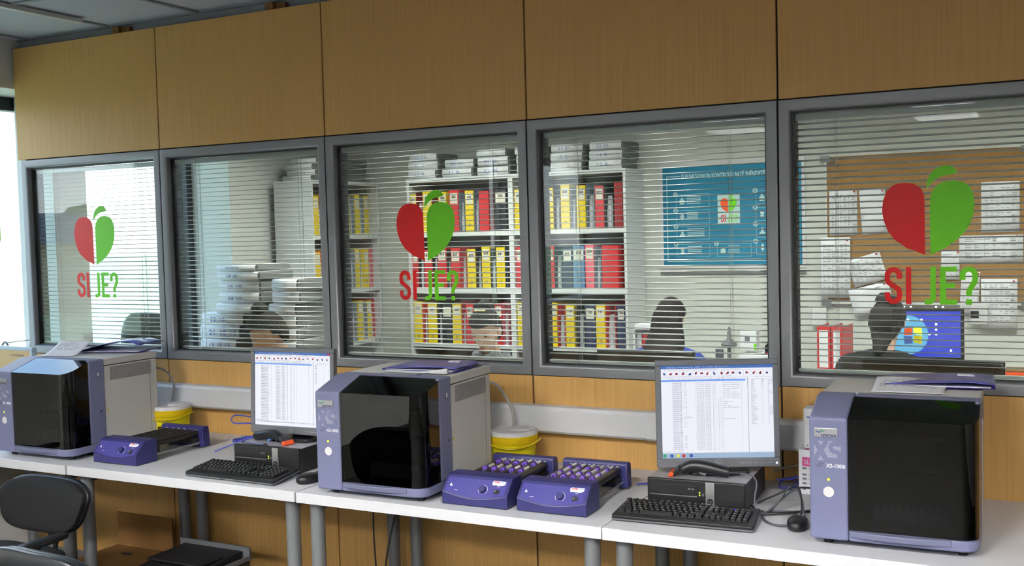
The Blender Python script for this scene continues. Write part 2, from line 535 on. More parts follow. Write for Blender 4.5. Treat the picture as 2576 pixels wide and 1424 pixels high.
HEART_L = [(-0.0092, 1.5637), (-0.0092, 1.66), (-0.01, 1.752), (-0.0128, 1.7704), (-0.0187, 1.7844), (-0.0287, 1.7958), (-0.0476, 1.8069), (-0.0731, 1.8104), (-0.0974, 1.8081), (-0.1181, 1.7981), (-0.1338, 1.7784), (-0.1437, 1.7516), (-0.1473, 1.7175), (-0.1424, 1.6832), (-0.1297, 1.6487), (-0.1086, 1.6178), (-0.0682, 1.5875)]
HEART_R = [(0.0077, 1.5621), (0.0577, 1.5882), (0.0886, 1.6104), (0.1132, 1.6364), (0.1316, 1.6664), (0.1414, 1.6951), (0.1452, 1.7304), (0.1429, 1.7608), (0.1321, 1.7876), (0.114, 1.8041), (0.0834, 1.8114), (0.0504, 1.8093), (0.027, 1.7958), (0.0134, 1.7756), (0.0078, 1.7541), (0.0068, 1.7261)]
LEAF = [(-0.0023, 1.7852), (-0.0027, 1.8066), (0.0032, 1.8281), (0.0173, 1.8473), (0.0365, 1.8596), (0.0591, 1.8636), (0.0775, 1.8587), (0.0885, 1.8476), (0.0928, 1.8381), (0.0835, 1.8339), (0.0651, 1.8308), (0.049, 1.8286), (0.0331, 1.8227), (0.0181, 1.8124), (0.0065, 1.7996)]

def densify(poly, n=4):
    P = smooth_path([(p[0], 0, p[1]) for p in poly] , n)
    return [(p.x, p.z) for p in P]

def letters_si(mb, z0):
    h, w = .128, .0178
    def S(x):
        return arc(x + .0286, z0 + h - .0286, .0197, 0, 180, 12, .0197) and (
            [(x + .0483, z0 + h - .041)] + arc(x + .0286, z0 + h - .0286, .0197, 0, 180, 12) +
            [(x + .0089, z0 + h - .042), (x + .0120, z0 + h - .052), (x + .0452, z0 + .051), (x + .0483, z0 + .041)] +
            arc(x + .0286, z0 + .0286, .0197, 0, -180, 12) + [(x + .0089, z0 + .041)])
    stroke(mb, S(-.1405), w, 0)
    stroke(mb, [(-.0627, z0), (-.0627, z0 + h)], w, 0)

def letters_je(mb, z0):
    h, w = .128, .0178
    stroke(mb, [(.0154, z0 + h), (.0154, z0 + .024)] + arc(.0010, z0 + .0232, .0144, -8, -90, 8) + [(-.0118, z0 + .0088)], w, 0)
    mb.poly([(.0372, 0, z0), (.0372, 0, z0 + h), (.0904, 0, z0 + h), (.0904, 0, z0 + h - .0168), (.0556, 0, z0 + h - .0168), (.0556, 0, z0)])
    mb.poly([(.0556, 0, z0), (.0556, 0, z0 + .0168), (.0904, 0, z0 + .0168), (.0904, 0, z0)])
    mb.poly([(.0556, 0, z0 + .056), (.0556, 0, z0 + .0725), (.0842, 0, z0 + .0725), (.0842, 0, z0 + .056)])
    x = .0988
    stroke(mb, [(x + .0089, z0 + h - .045)] + arc(x + .0282, z0 + h - .0282, .0193, 180, 0, 14) +
           [(x + .0475, z0 + h - .042), (x + .0455, z0 + h - .052), (x + .031, z0 + .05), (x + .0282, z0 + .04), (x + .0282, z0 + .030)], w, 0)
    mb.poly([(x + .019, 0, z0), (x + .019, 0, z0 + .0185), (x + .0375, 0, z0 + .0185), (x + .0375, 0, z0)])

FR, BV, YP = .037, .008, .026      # face width, bevel, pane plane
BL = ['behind the leftmost pane', 'second pane from the left, in front of the paper stacks', 'in the middle pane, behind the heart sticker', 'in the pane in front of the teal poster', 'in the rightmost pane, in front of the cork board']
for k in range(5):
    wn = struct_empty('window_%d' % (k + 1), (k, 0, 0))
    a, b, z0, z1 = G, 1 - G, ZB, ZT
    ia, ib, iz0, iz1 = a + FR, b - FR, z0 + FR, z1 - FR
    f = MB()
    # mitred profile: flat face, rounded shoulder, deep reveal
    prof = [(0, .10), (0, -.004), (FR - .006, -.006), (FR, -.003), (FR + .004, .004), (FR + .006, YP), (FR + .006, .094), (0, .10)]
    rings = []
    for d, y in prof:
        rings.append([f.V((a + d, y, z0 + d)), f.V((b - d, y, z0 + d)), f.V((b - d, y, z1 - d)), f.V((a + d, y, z1 - d))])
    for i in range(len(rings) - 1):
        for q in range(4):
            f.F([rings[i][q], rings[i][(q + 1) % 4], rings[i + 1][(q + 1) % 4], rings[i + 1][q]])
    f.build('window_frame', 'alu', wn, angle=50, recalc=True)
    ga = MB(); e = FR + .006
    for d0, d1, y0, y1 in ((e, e + .006, YP - .004, YP + .001),):
        ga.box(a + d0, a + d1, y0, y1, z0 + d0, z1 - d0); ga.box(b - d1, b - d0, y0, y1, z0 + d0, z1 - d0)
        ga.box(a + d1, b - d1, y0, y1, z0 + d0, z0 + d1); ga.box(a + d1, b - d1, y0, y1, z1 - d1, z1 - d0)
    ga.build('gasket', 'gasket', wn)
    sp = MB()
    sp.box(a + e, a + e + .006, YP + .006, .088, z0 + e, z1 - e); sp.box(b - e - .006, b - e, YP + .006, .088, z0 + e, z1 - e)
    for q in range(46):
        zz = z0 + e + .02 + q * .0198
        sp.box(a + e + .006, a + e + .0065, .045, .052, zz, zz + .006); sp.box(a + e + .006, a + e + .0065, .066, .073, zz, zz + .006)
    sp.build('spacer', 'spacer', wn)
    MB().box(a + e - .002, b - e + .002, YP + .001, YP + .005, z0 + e - .002, z1 - e + .002).build('window_pane', 'glass', wn)
    MB().box(a + e - .002, b - e + .002, .088, .092, z0 + e - .002, z1 - e + .002).build('rear_pane', 'glass_rear', wn)
    # the blind between the panes
    t = thing('venetian_blind', 'grey slatted blind ' + BL[k], 'blind', (k, .057, 0), group=None)
    x0, x1 = .052, .944
    zt = z1 - FR - .012
    hr = MB(); hr.box(x0 - .003, x1 + .003, -.0125, .0125, zt - .022, zt)
    hr.build('headrail', 'slat', t, bevel=.002)
    n = 40; pitch = (zt - .03 - (z0 + FR + .028)) / n
    tilt = R([4, 3, 5, 5, -11][k]); sl = MB()
    for i in range(n):
        zc = zt - .034 - i * pitch
        for (u0, u1) in ((-.0125, -.004), (-.004, .004), (.004, .0125)):
            def P(u):
                hgt = .0022 * (1 - (u / .0125) ** 2)
                return (u * math.cos(tilt) - hgt * math.sin(tilt), zc + u * math.sin(tilt) + hgt * math.cos(tilt))
            p, q = P(u0), P(u1)
            sl.poly([(x0, p[0], p[1]), (x1, p[0], p[1]), (x1, q[0], q[1]), (x0, q[0], q[1])])
    bmesh.ops.remove_doubles(sl.bm, verts=sl.bm.verts, dist=1e-5)
    sl.build('slats', 'slat', t, solid=.0005, recalc=False)
    br = MB(); br.box(x0, x1, -.0125, .0125, z0 + FR + .012, z0 + FR + .021)
    br.build('bottom_rail', 'slat', t, bevel=.003)
    for xs in (.188, .806):
        cd = MB()
        for yy in (-.0135, .0135): cd.cyl((xs, yy, z0 + FR + .014), (xs, yy, zt - .01), .0008, n=5)
        cd.tube([(xs + .008, 0, z0 + FR + .014)] + [(xs + .008 + .0012 * math.sin(q * 1.7), .002 * math.cos(q), z0 + FR + .02 + q * .03) for q in range(1, 31)] + [(xs + .008, 0, zt - .01)], .0008, 5)
        cd.box(xs - .004, xs + .004, -.0145, .0145, z0 + FR + .010, z0 + FR + .013)
        cd.build('ladder_cord', 'cord', t)
    if k == 3:
        wd = MB(); wd.tube(smooth_path([(.80, -.016, 1.29), (.8005, -.016, 1.262), (.80, -.016, 1.24)], 4), [.003, .006, .0065] + [.0065] * 6, 8)
        wd.sup((.80, -.016, 1.296), (.005, .005, .008))
        wd.build('cord_tassel', 'lid_white', t)

# stickers on the lab side of three panes
for k, where in ((0, 'backlit by daylight on the leftmost pane'), (2, 'on the middle pane'), (4, 'on the rightmost pane beside the cork board')):
    t = thing('window_sticker', 'red and green heart sticker with lettering ' + where, 'sticker', (k + .495, YP - .0006, 0))
    for nm, shp, mm in (('red_half', HEART_L, 'red_vinyl'), ('green_half', HEART_R, 'green_vinyl'), ('leaf', LEAF, 'green_vinyl')):
        b_ = MB(); b_.poly([(p[0], 0, p[1]) for p in shp]); b_.build(nm, mm, t, solid=.0006, angle=0)
    b_ = MB(); letters_si(b_, 1.3945); b_.build('lettering', 'red_vinyl', t, solid=.0006, angle=0)
    b_ = MB(); letters_je(b_, 1.3945); b_.build('lettering', 'green_vinyl', t, solid=.0006, angle=0)

# white cable trunking along the wall
t = thing('cable_trunking', 'long white plastic cable trunking along the wall below the windows', 'trunking', (0, 0, 0))
def trunk(x0, x1, o=0.):
    b_ = MB(); b_.prism([(-.001, .872 - o), (-.045 - o, .872 - o), (-.055 - o, .882 - o), (-.055 - o, .965 + o), (-.045 - o, .979 + o), (-.001, .981 + o)], 'x', x0, x1)
    return b_
for x0, x1 in ((.04, 3.525), (3.555, 4.26)):
    trunk(x0, x1).build('trunking_cover', 'trunk', t, bevel=.003)
trunk(3.50, 3.58, .002).build('joint_cover', 'trunk', t, bevel=.002)

# two rough blocks wedged between panel top and ceiling
for x0, x1, w_ in ((.70, .80, 'nearer the outside wall'), (1.68, 1.78, 'at the middle of the second panel')):
    b_ = MB(); b_.box(x0, x0 + .045, .01, .085, ZP + .001, ZC - .012); b_.box(x0 + .047, x1, .03, .09, ZP + .001, ZC - .016)
    tag(b_.build('wood_block', 'block_wood', bevel=.002), 'small rough wooden block wedged above the upper panel, ' + w_, 'block')

# ------------------------------------------------------------------ outdoors
g = MB(); g.box(-160, XG - .03, -120, 120, -.75, -.55)
o = g.build('ground', 'grass'); struct(o)
g = MB(); g.box(-9, -6.5, -60, 60, -.549, -.53)
struct(g.build('path', 'path'))
def tree(x, y, h, r, lab):
    t = thing('tree', lab, 'tree', (x, y, -.56), group='trees beyond the meadow')
    MB().tube([(0, 0, 0), (0, 0, h * .5), (.1, 0, h * .8)], [.16, .12, .05], 8).build('trunk', 'bark', t)
    b_ = MB(); rnd = random.Random(int(x * 7 + y * 13))
    for i in range(9):
        b_.sup((rnd.uniform(-.6, .6) * r, rnd.uniform(-.6, .6) * r, h * .62 + rnd.uniform(-.3, .35) * h * .6), (r * rnd.uniform(.4, .7),) * 3, nu=10, nv=7)
    for v in b_.bm.verts: v.co += Vector((rnd.uniform(-.12, .12), rnd.uniform(-.12, .12), rnd.uniform(-.12, .12))) * r * .5
    b_.build('crown', 'leaf', t, angle=20)
for x, y, h, r in ((-46, -41, 4.2, 2.2), (-52, -52, 5, 2.6), (-50, 8, 3.2, 2.4), (-58, 20, 4, 3), (-54, 36, 4, 2.6), (-60, -10, 3, 2.4), (-49, -66, 5, 2.8)):
    tree(x, y, h, r, 'leafy tree at the far edge of the meadow outside')
t = thing('house', 'low beige house with a dark slate roof across the meadow', 'house', (-27, -24.5, -.56))
MB().box(-4, 4, -6, 6, 0, 2.2).build('wall', 'house_wall', t)
MB().prism([(-4.5, 2.2), (4.5, 2.2), (0, 3.3)], 'y', -6.4, 6.4).build('roof', 'house_roof', t)
for yy in (-3.6, 0, 3.6):
    MB().box(4.0, 4.04, yy - .6, yy + .6, .9, 1.8).build('house_pane', 'facade_frame', t)
# ------------------------------------------------------------------ tables
ZTAB = .75
def table(x0, x1, lab, yf=-.797):
    w = x1 - x0; d = -.006 - yf
    t = thing('desk', lab, 'desk', (x0, yf, 0))
    MB().box(0, w, 0, d, ZTAB - .0385, ZTAB).build('tabletop', 'table_white', t, bevel=.002)
    for xx in (.052, w - .055):
        for yy in (.057, d - .075):
            lg = MB(); lg.cyl((xx, yy, 0), (xx, yy, ZTAB - .039), .0265, n=24); lg.cyl((xx, yy, 0), (xx, yy, .02), .03, n=24)
            lg.build('leg', 'leg_grey', t)
    b_ = MB(); b_.box(.052, w - .055, d - .085, d - .065, ZTAB - .10, ZTAB - .05); b_.box(.042, .062, .057, d - .075, ZTAB - .075, ZTAB - .045); b_.box(w - .065, w - .045, .057, d - .075, ZTAB - .075, ZTAB - .045)
    b_.build('rail', 'leg_grey', t)
table(.003, 1.203, 'white laboratory desk at the left end, under the left analyzer', -.800)
table(1.212, 2.410, 'white laboratory desk carrying the partly hidden monitor', -.796)
table(2.419, 3.620, 'white laboratory desk carrying the two tube rollers side by side', -.798)
table(3.623, 4.823, 'white laboratory desk at the right end, under the right analyzer', -.800)

# ------------------------------------------------------------------ blood analyzers
def analyzer(x0, yf, rz, lab):
    W, D = .450, .512
    t = thing('blood_analyzer', lab, 'analyzer', (x0, yf, ZTAB), rz)
    zb, zf, zt, ys, yc = .019, .372, .418, .135, .205
    for xx, yy in ((.045, .05), (W - .045, .055), (.045, D - .06), (W - .045, D - .06)):
        b_ = MB(); b_.cyl((xx, yy, 0), (xx, yy, zb + .002), .013, .016, 16); b_.build('foot', 'rubber', t)
    # off-white housing with a separate lid edge
    b_ = MB(); b_.box(.006, W - .004, yc, D, zb, .384); b_.build('housing', 'housing', t, bevel=.004)
    b_ = MB(); b_.box(.004, W - .002, yc - .002, D + .002, .387, zt - .001); b_.build('housing_lid', 'housing', t, bevel=.004)
    b_ = MB(); b_.box(W - .005, W - .0028, D - .045, D - .0435, zb + .01, .38); b_.build('panel_seam', 'vent_dark', t)
    b_ = MB()
    for i in range(40):
        y0 = yc + .033 + i * .006
        b_.box(W - .0045, W - .0032, y0, y0 + .0032, .318, .378)
    b_.build('vent', 'vent_dark', t)
    # front cover: column, sill, roof bar, right strip
    b_ = MB()
    b_.prism([(0, zb), (0, zf), (ys, zt), (yc, zt), (yc, zb)], 'x', 0, .107)
    b_.box(.107, W - .012, ys, yc, zt - .03, zt)
    b_.box(W - .016, W, .118, yc, .05, zt)
    rc = .052
    cor = [(W - rc + rc * math.sin(R(a)), rc - rc * math.cos(R(a))) for a in range(0, 91, 10)]
    b_.prism([(.107, .0)] + cor + [(W, yc), (.107, yc)], 'z', zb, .052)
    b_.build('front_cover', 'bezel', t, bevel=.007, seg=3)
    b_ = MB(); b_.prism([(.11, -.003)] + [(.11 + (W - .18 - .0) * q / 10, -.003 - .012 * math.sin(PI * q / 10)) for q in range(1, 10)] + [(W - .07, -.003), (W - .07, .01), (.11, .01)], 'z', .031, .05)
    b_.build('cover_lip', 'bezel_dark', t, bevel=.004)
    # dark inside
    b_ = MB(); b_.box(.11, W - .018, .17, .20, .053, zt - .032); b_.box(.1085, .111, .012, .17, .053, .36); b_.box(.112, W - .02, .012, .17, .0525, .056)
    b_.box(.14, W - .09, .12, .169, .18, .196); b_.box(.15, W - .10, .11, .169, .29, .30)
    b_.build('inner_panel', 'inner_black', t)
    b_ = MB()
    for i in range(10):
        xx = .165 + i * .0205
        b_.box(xx, xx + .0165, .095, .118, .057, .093); b_.cyl((xx + .008, .1065, .09), (xx + .008, .1065, .108), .0065, n=10)
    b_.box(.16, .37, .118, .124, .057, .085)
    b_.build('tube_rack', 'rack_grey', t)
    # smoked cover that wraps front, slope and right side
    def door_path(o): return [(.108, .0008 + o), (.111, .0008 + o), (W - rc - .004, .0008 + o)] + [(W - rc + (rc - .0006 - o) * math.sin(R(a)), rc - (rc - .0008 - o) * math.cos(R(a))) for a in range(0, 91, 6)] + [(W - .0006 - o, rc + .004), (W - .0006 - o, .114), (W - .0006 - o, .117)]
    def zs(y): return zf + (zt - zf) * min(1, max(0, y / ys))
    b_ = MB()
    for off in (0., .0022):
     path = door_path(off)
     lo = [b_.V((p[0], p[1], .0525)) for p in path]; hi = [b_.V((p[0], p[1], zs(p[1]) - off)) for p in path]
     for i in range(len(path) - 1): b_.F([lo[i], lo[i + 1], hi[i + 1], hi[i]])
     hi2 = [b_.V(v.co) for v in hi]
     e1 = b_.V((W - .017, .1335, zs(.1335) - off)); e2 = b_.V((.108, .1335, zs(.1335) - off))
     b_.F(hi2 + [e1, e2])
    b_.build('smoked_door', 'smoke', t, angle=30)
    # side latch, key hole, warning mark
    b_ = MB(); b_.sup((W, .172, .352), (.0012, .011, .019), .5, 1, 16, 8); b_.build('latch_recess', 'bezel_dark', t)
    b_ = MB(); b_.box(W, W + .003, .166, .172, .346, .362); b_.build('latch', 'white_button', t, bevel=.001)
    b_ = MB(); b_.cyl((W - .001, .178, .19), (W + .0012, .178, .19), .004, n=12); b_.build('keyhole', 'inner_black', t)
    b_ = MB(); b_.prism([(.212, .184), (.224, .184), (.218, .195)], 'x', W - .0041, W - .0030); b_.build('warning_mark', 'bucket', t)
    # badge, emblem, type
    bd = MB().box(.014, .080, -.0022, .002, .3165, .343).build('badge', 'silver', t, bevel=.0012)
    b_ = MB()
    b_.m(0).poly([(.018, -.0024, .3345), (.024, -.0024, .3345), (.031, -.0024, .3298), (.026, -.0024, .3293)]); b_.poly([(.026, -.0024, .3288), (.031, -.0024, .3293), (.034, -.0024, .333), (.030, -.0024, .3335)])
    b_.m(1).poly([(.031, -.0024, .3335), (.037, -.0024, .3385), (.041, -.0024, .3345), (.036, -.0024, .3325)]); b_.poly([(.037, -.0024, .332), (.045, -.0024, .3345), (.043, -.0024, .3315)])
    b_.m(2)
    txt(b_, 'sysmex', .0135, face_front(.0335, -.0025, .3195), sx=1.08, bold=.0002)
    b_.build('badge_print', ['logo_blue', 'logo_green', 'navy_text'], bd, recalc=False)
    b_ = MB()
    for i in range(21):
        z = .2495 + i * .0027
        b_.box(.0135, .0885, -.0004, .001, z, z + .0012)
    b_.build('stripes', 'bezel_line', t)
    b_ = MB()
    stroke(b_, [(.014, .2475), (.0495, .306)], .014, -.0009); stroke(b_, [(.016, .306), (.0505, .2475)], .014, -.0010)
    stroke(b_, [(.0885, .299), (.068, .299), (.0625, .295), (.060, .288), (.0625, .281), (.068, .277), (.0795, .274), (.085, .269), (.0868, .2625), (.084, .256), (.078, .252), (.054, .252)], .0125, -.0011)
    b_.build('emblem', 'bezel', t, solid=.001, angle=0)
    b_ = MB(); txt(b_, 'XS-1000i', .0155, face_front(.0475, -.0006, .2295), sx=.92, bold=.0004)
    b_.build('model_print', 'white_text', t, recalc=False)
    b_ = MB(); b_.sup((.033, 0, .2395), (.009, .0016, .0028), 1, 1, 14, 8); b_.sup((.027, 0, .2325), (.011, .0018, .003), 1, 1, 14, 8)
    b_.build('swoosh', 'bezel_dark', t)
    b_ = MB(); b_.sup((.0535, -.0002, .1945), (.0042, .0025, .0042)); b_.build('status_light', 'led_yellow', t)
    b_ = MB(); b_.cyl((.0535, .002, .1585), (.0535, -.0014, .1585), .0152, n=32); b_.build('start_button', 'white_button', t, bevel=.0008)
    return t
analyzer(.724, -.752, R(.5), 'lavender and white blood analyzer at the left edge beside the empty tube roller')
analyzer(2.508, -.782, R(1.0), 'lavender and white blood analyzer in the middle, between mouse and tube rollers')
analyzer(4.246, -.728, R(1.5), 'lavender and white blood analyzer at the right, reflecting the heart sticker')

# ------------------------------------------------------------------ tube rollers
NR, RS = 6, .0355
def roller_mixer(x, y, rz, lab):
    W, L = .250, .430
    t = thing('tube_roller', lab, 'tube roller', (x, y, ZTAB), rz)
    b_ = MB(); n = 16; secs = []
    for i in range(n + 1):
        u = i / n; xx = W * u; s = math.sin(PI * u)
        zc = .046 - .018 * s
        k = (zc - .0)
        yfz = -.004 * s
        secs.append([b_.V((xx, p, q)) for p, q in ((.0, .002), (yfz, .006), (yfz, zc - .002), (yfz + .002, zc + .002), (.042, .088), (.047, .094), (.052, .096), (.112, .097), (.116, .093), (.116, .002))])
    for A, B in zip(secs, secs[1:]):
        for i in range(len(A)):
            b_.F([A[i], A[(i + 1) % len(A)], B[(i + 1) % len(A)], B[i]])
    b_.F(secs[0]); b_.F(secs[-1][::-1])
    b_.build('control_box', 'purple', t, bevel=.003, angle=25)
    # paler control panel on the slope, bowed below
    def sl(xx, v):                     # v 0 bottom .. 1 top along the slope
        s = math.sin(PI * xx / W); zc = .046 - .018 * s + .003
        z = zc + (.0865 - zc) * v
        y0 = -.004 * s + .002; yy = y0 + (.042 - y0) * (z - zc + .001) / (.088 - zc + .001)
        return Vector((xx, yy - .0007, z + .0004))
    b_ = MB(); b_.grid(lambda u, v: sl(.010 + (W - .022) * u, v * .985 + .005), 16, 4)
    pn = b_.build('control_panel', 'purple_panel', t)
    def onp(u, v): return sl(.010 + (W - .022) * u, v)
    nrm = (sl(.12, 1) - sl(.12, 0)).cross(Vector((1, 0, 0))).normalized()
    if nrm.y > 0: nrm = -nrm
    kp = onp(.62, .45)
    b_ = MB(); b_.cyl(kp, kp + nrm * .013, .0125, .0118, 24); b_.build('speed_knob', 'purple_dark', t, bevel=.001)
    e1 = Vector((1, 0, 0)); e2 = (sl(.12, 1) - sl(.12, 0)).normalized()
    T = Matrix((tuple(e1) + (0,), tuple(e2) + (0,), tuple(nrm) + (0,), (0, 0, 0, 1))).transposed()
    def PT(u, v, lift=.0006): return Matrix.Translation(onp(u, v) + nrm * lift) @ T
    b_ = MB(); ring = [(math.cos(R(a)), math.sin(R(a))) for a in range(-50, 100, 10)]
    for sgn in (1, -1):
        for p, q in zip(ring, ring[1:]):
            if sgn < 0 and p[1] > .5: continue
            b_.poly([(sgn * p[0] * .0165, p[1] * .0165, 0), (sgn * q[0] * .0165, q[1] * .0165, 0), (sgn * q[0] * .0176, q[1] * .0176, 0), (sgn * p[0] * .0176, p[1] * .0176, 0)], PT(.62, .45))
    b_.poly([(-.006, -.005, 0), (.006, -.005, 0), (0, .006, 0)], PT(.075, .5))
    txt(b_, 'POWER', .004, PT(.15, .2)); txt(b_, 'SPEED', .004, PT(.84, .62))
    b_.build('panel_print', 'white_text', pn, recalc=False)
    b_ = MB(); b_.box(-.010, .010, -.0075, .0075, -.002, .0022, PT(.855, .33)); sw = b_.build('power_switch', 'inner_black', t, bevel=.0008)
    b_ = MB(); b_.box(-.0055, -.004, -.003, .004, .0023, .0028, PT(.855, .33)); b_.build('switch_mark', 'white_text', sw)
    b_ = MB(); b_.poly([(-.022, -.0075, 0), (.024, -.0075, 0), (.026, .0085, 0), (-.019, .0085, 0), (-.0245, .003, 0)], PT(.855, .83, .0008)); lb = b_.build('maker_label', 'white_text', t, recalc=False)
    b_ = MB(); b_.m(0).poly([(-.018, .0012, 0), (.0, .0012, 0), (.002, .0072, 0), (-.016, .0072, 0)], PT(.855, .83, .0011)); b_.m(1).poly([(.001, .0012, 0), (.0235, .0012, 0), (.0245, .0072, 0), (.003, .0072, 0)], PT(.855, .83, .0011))
    b_.m(2); txt(b_, 'ERES', .0058, PT(.79, .86, .0013)); b_.m(3); txt(b_, 'RM-5', .0042, PT(.80, .70, .0013))
    b_.build('label_print', ['red_print', 'bezel_line', 'white_text', 'grey_text'], lb, recalc=False)
    # rear bearing plate
    b_ = MB(); b_.prism([(L - .045, .006), (L - .045, .088), (L - .040, .096), (L - .012, .096), (L - .006, .088), (L - .0, .006)], 'x', .0, W)
    b_.build('bearing_plate', 'purple', t, bevel=.003)
    b_ = MB(); b_.box(.006, .244, L - .0465, L - .0445, .012, .086); b_.build('plate_recess', 'purple_dark', t)
    x0 = (W - RS * (NR - 1)) / 2
    for i in range(NR):
        xx = x0 + RS * i
        b_ = MB(); b_.cyl((xx, .116, .068), (xx, L - .047, .068), .0138, n=20); b_.build('roller', 'roller', t)
        b_ = MB(); b_.cyl((xx, L - .050, .074), (xx, L - .046, .074), .0095, n=16); b_.build('bearing', 'lid_white', t)
    MB().box(.02, .23, .118, .150, .030, .060).build('drive_cover', 'roller', t); MB().box(.02, .23, L - .09, L - .05, .030, .052).build('drive_cover', 'roller', t)
    for xx in (.018, W - .018):
        b_ = MB(); b_.cyl((xx, .112, .026), (xx, L - .045, .026), .0055, n=12); b_.build('tie_rod', 'chrome', t)
    for xx, yy in ((.03, .02), (W - .03, .02), (.03, L - .02), (W - .03, L - .02)):
        MB().cyl((xx, yy, 0), (xx, yy, .004), .009, n=12).build('foot', 'rubber', t)
    return t
MX = [roller_mixer(1.262, -.700, 0, 'violet tube roller with bare black rollers beside the left analyzer'),
      roller_mixer(3.004, -.735, R(1.0), 'violet tube roller with two rows of tubes, next to the middle analyzer'),
      roller_mixer(3.286, -.722, R(1.0), 'violet tube roller with three rows of tubes, next to the keyboard')]

def blood_tube(mx, gi, yl, kind, lab, group):
    x0 = (.25 - RS * (NR - 1)) / 2 + RS * (gi + .5)
    p = Matrix.Translation(mx.location) @ Matrix.Rotation(mx.rotation_euler.z, 4, 'Z') @ Vector((x0, yl, .068 + .0112))
    t = thing('blood_tube', lab, 'test tube', p, mx.rotation_euler.z, group)
    b_ = MB(); b_.tube([(0, y, 0) for y in (.012, .062, .067, .070)], [.0062, .0062, .005, .002], 14)
    b_.build('tube_body', {'l': 'tube_label', 'b': 'blood', 's': 'serum'}[kind], t)
    if kind != 'l':
        b_ = MB(); b_.grid(lambda u, v: (.0066 * math.cos(R(10 + 110 * u)), .016 + .042 * v, .0066 * math.sin(R(10 + 110 * u))), 8, 2)
        b_.build('tube_label', 'tube_label', t)
    b_ = MB(); b_.tube([(0, y, 0) for y in (-.008, -.0075, .012, .0135)], [.0084, .0094, .0094, .0084], 18)
    cp = b_.build('tube_cap', 'cap_violet', t)
    MB().cyl((0, -.0086, 0), (0, -.0078, 0), .005, n=14).build('cap_hole', 'cap_dark', cp)
for mi, mx, rows in ((0, MX[1], ((.330, 'lssbl', 'rear'), (.222, 'lllbl', 'front'))), (1, MX[2], ((.322, 'sblls', 'rear'), (.244, 'llsll', 'middle'), (.190, 'lslll', 'front')))):
    side = ('roller next to the middle analyzer', 'roller next to the keyboard')[mi]
    for yl, kinds, rn in rows:
        for i, kd in enumerate(kinds):
            blood_tube(mx, i, yl, kd, 'violet-capped tube, %s from left, %s row, %s' % (ORD[i], rn, side), 'blood tubes on the rollers')

# ------------------------------------------------------------------ yellow buckets
def bucket(x, y, rz, lab, word):
    t = thing('sharps_bucket', lab, 'bucket', (x, y, ZTAB), rz)
    MB().lathe([(0, .001), (.083, .001), (.084, .004), (.090, .115)], 40).build('bucket_body', 'bucket', t)
    MB().lathe([(.0885, .105), (.094, .107), (.0965, .112), (.0985, .135), (.0985, .138), (.09, .138)], 40).build('bucket_rim', 'bucket_rim', t)
    MB().lathe([(.0, .152), (.075, .152), (.079, .155), (.092, .155), (.0955, .152), (.0965, .137), (.09, .136)], 40).build('lid', 'lid_white', t)
    b_ = MB(); b_.lathe([(.0, .158), (.036, .158), (.040, .156), (.041, .151)], 28, (.028, .012, 0)); b_.build('lid_flap', 'lid_white', t)
    b_ = MB()
    pts = [(.1015 * math.cos(R(a)), .1015 * math.sin(R(a)), .118 - .022 * math.sin(R((a + 180) * 1.0)) ** 2) for a in range(-180, 1, 12)]
    pts = [(p[0] * 1.06, p[1] * 1.03, p[2]) for p in pts]
    b_.tube(pts, .0052, 8, flat=.55)
    b_.build('handle', 'bucket_rim', t)
    if word:
        b_ = MB(); txt(b_, 'MULTIBOX', .021, Matrix.Identity(4), sx=1.0, bold=.0005, depth=.0003)
        for v in b_.bm.verts:
            a = -1.92 + v.co.x / .089; zz = .052 + v.co.y
            v.co = Vector((math.cos(a), math.sin(a), 0)) * (.0868 + .00003 * 0 + zz * .045) + Vector((0, 0, zz))
        for q in range(3):
            a = -2.75 + q * .05
            rr = .0895
            b_.poly([(rr * math.cos(a), rr * math.sin(a), .050), (rr * math.cos(a + .035), rr * math.sin(a + .035), .050), (rr * math.cos(a + .035), rr * math.sin(a + .035), .068), (rr * math.cos(a), rr * math.sin(a), .068)])
        b_.build('lettering', 'black_text', t, recalc=False)
bucket(1.165, -.163, R(25), 'yellow sharps bucket with black lettering and white lid, near the left analyzer', True)
bucket(2.988, -.163, R(20), 'yellow sharps bucket with white lid behind the tube rollers', False)

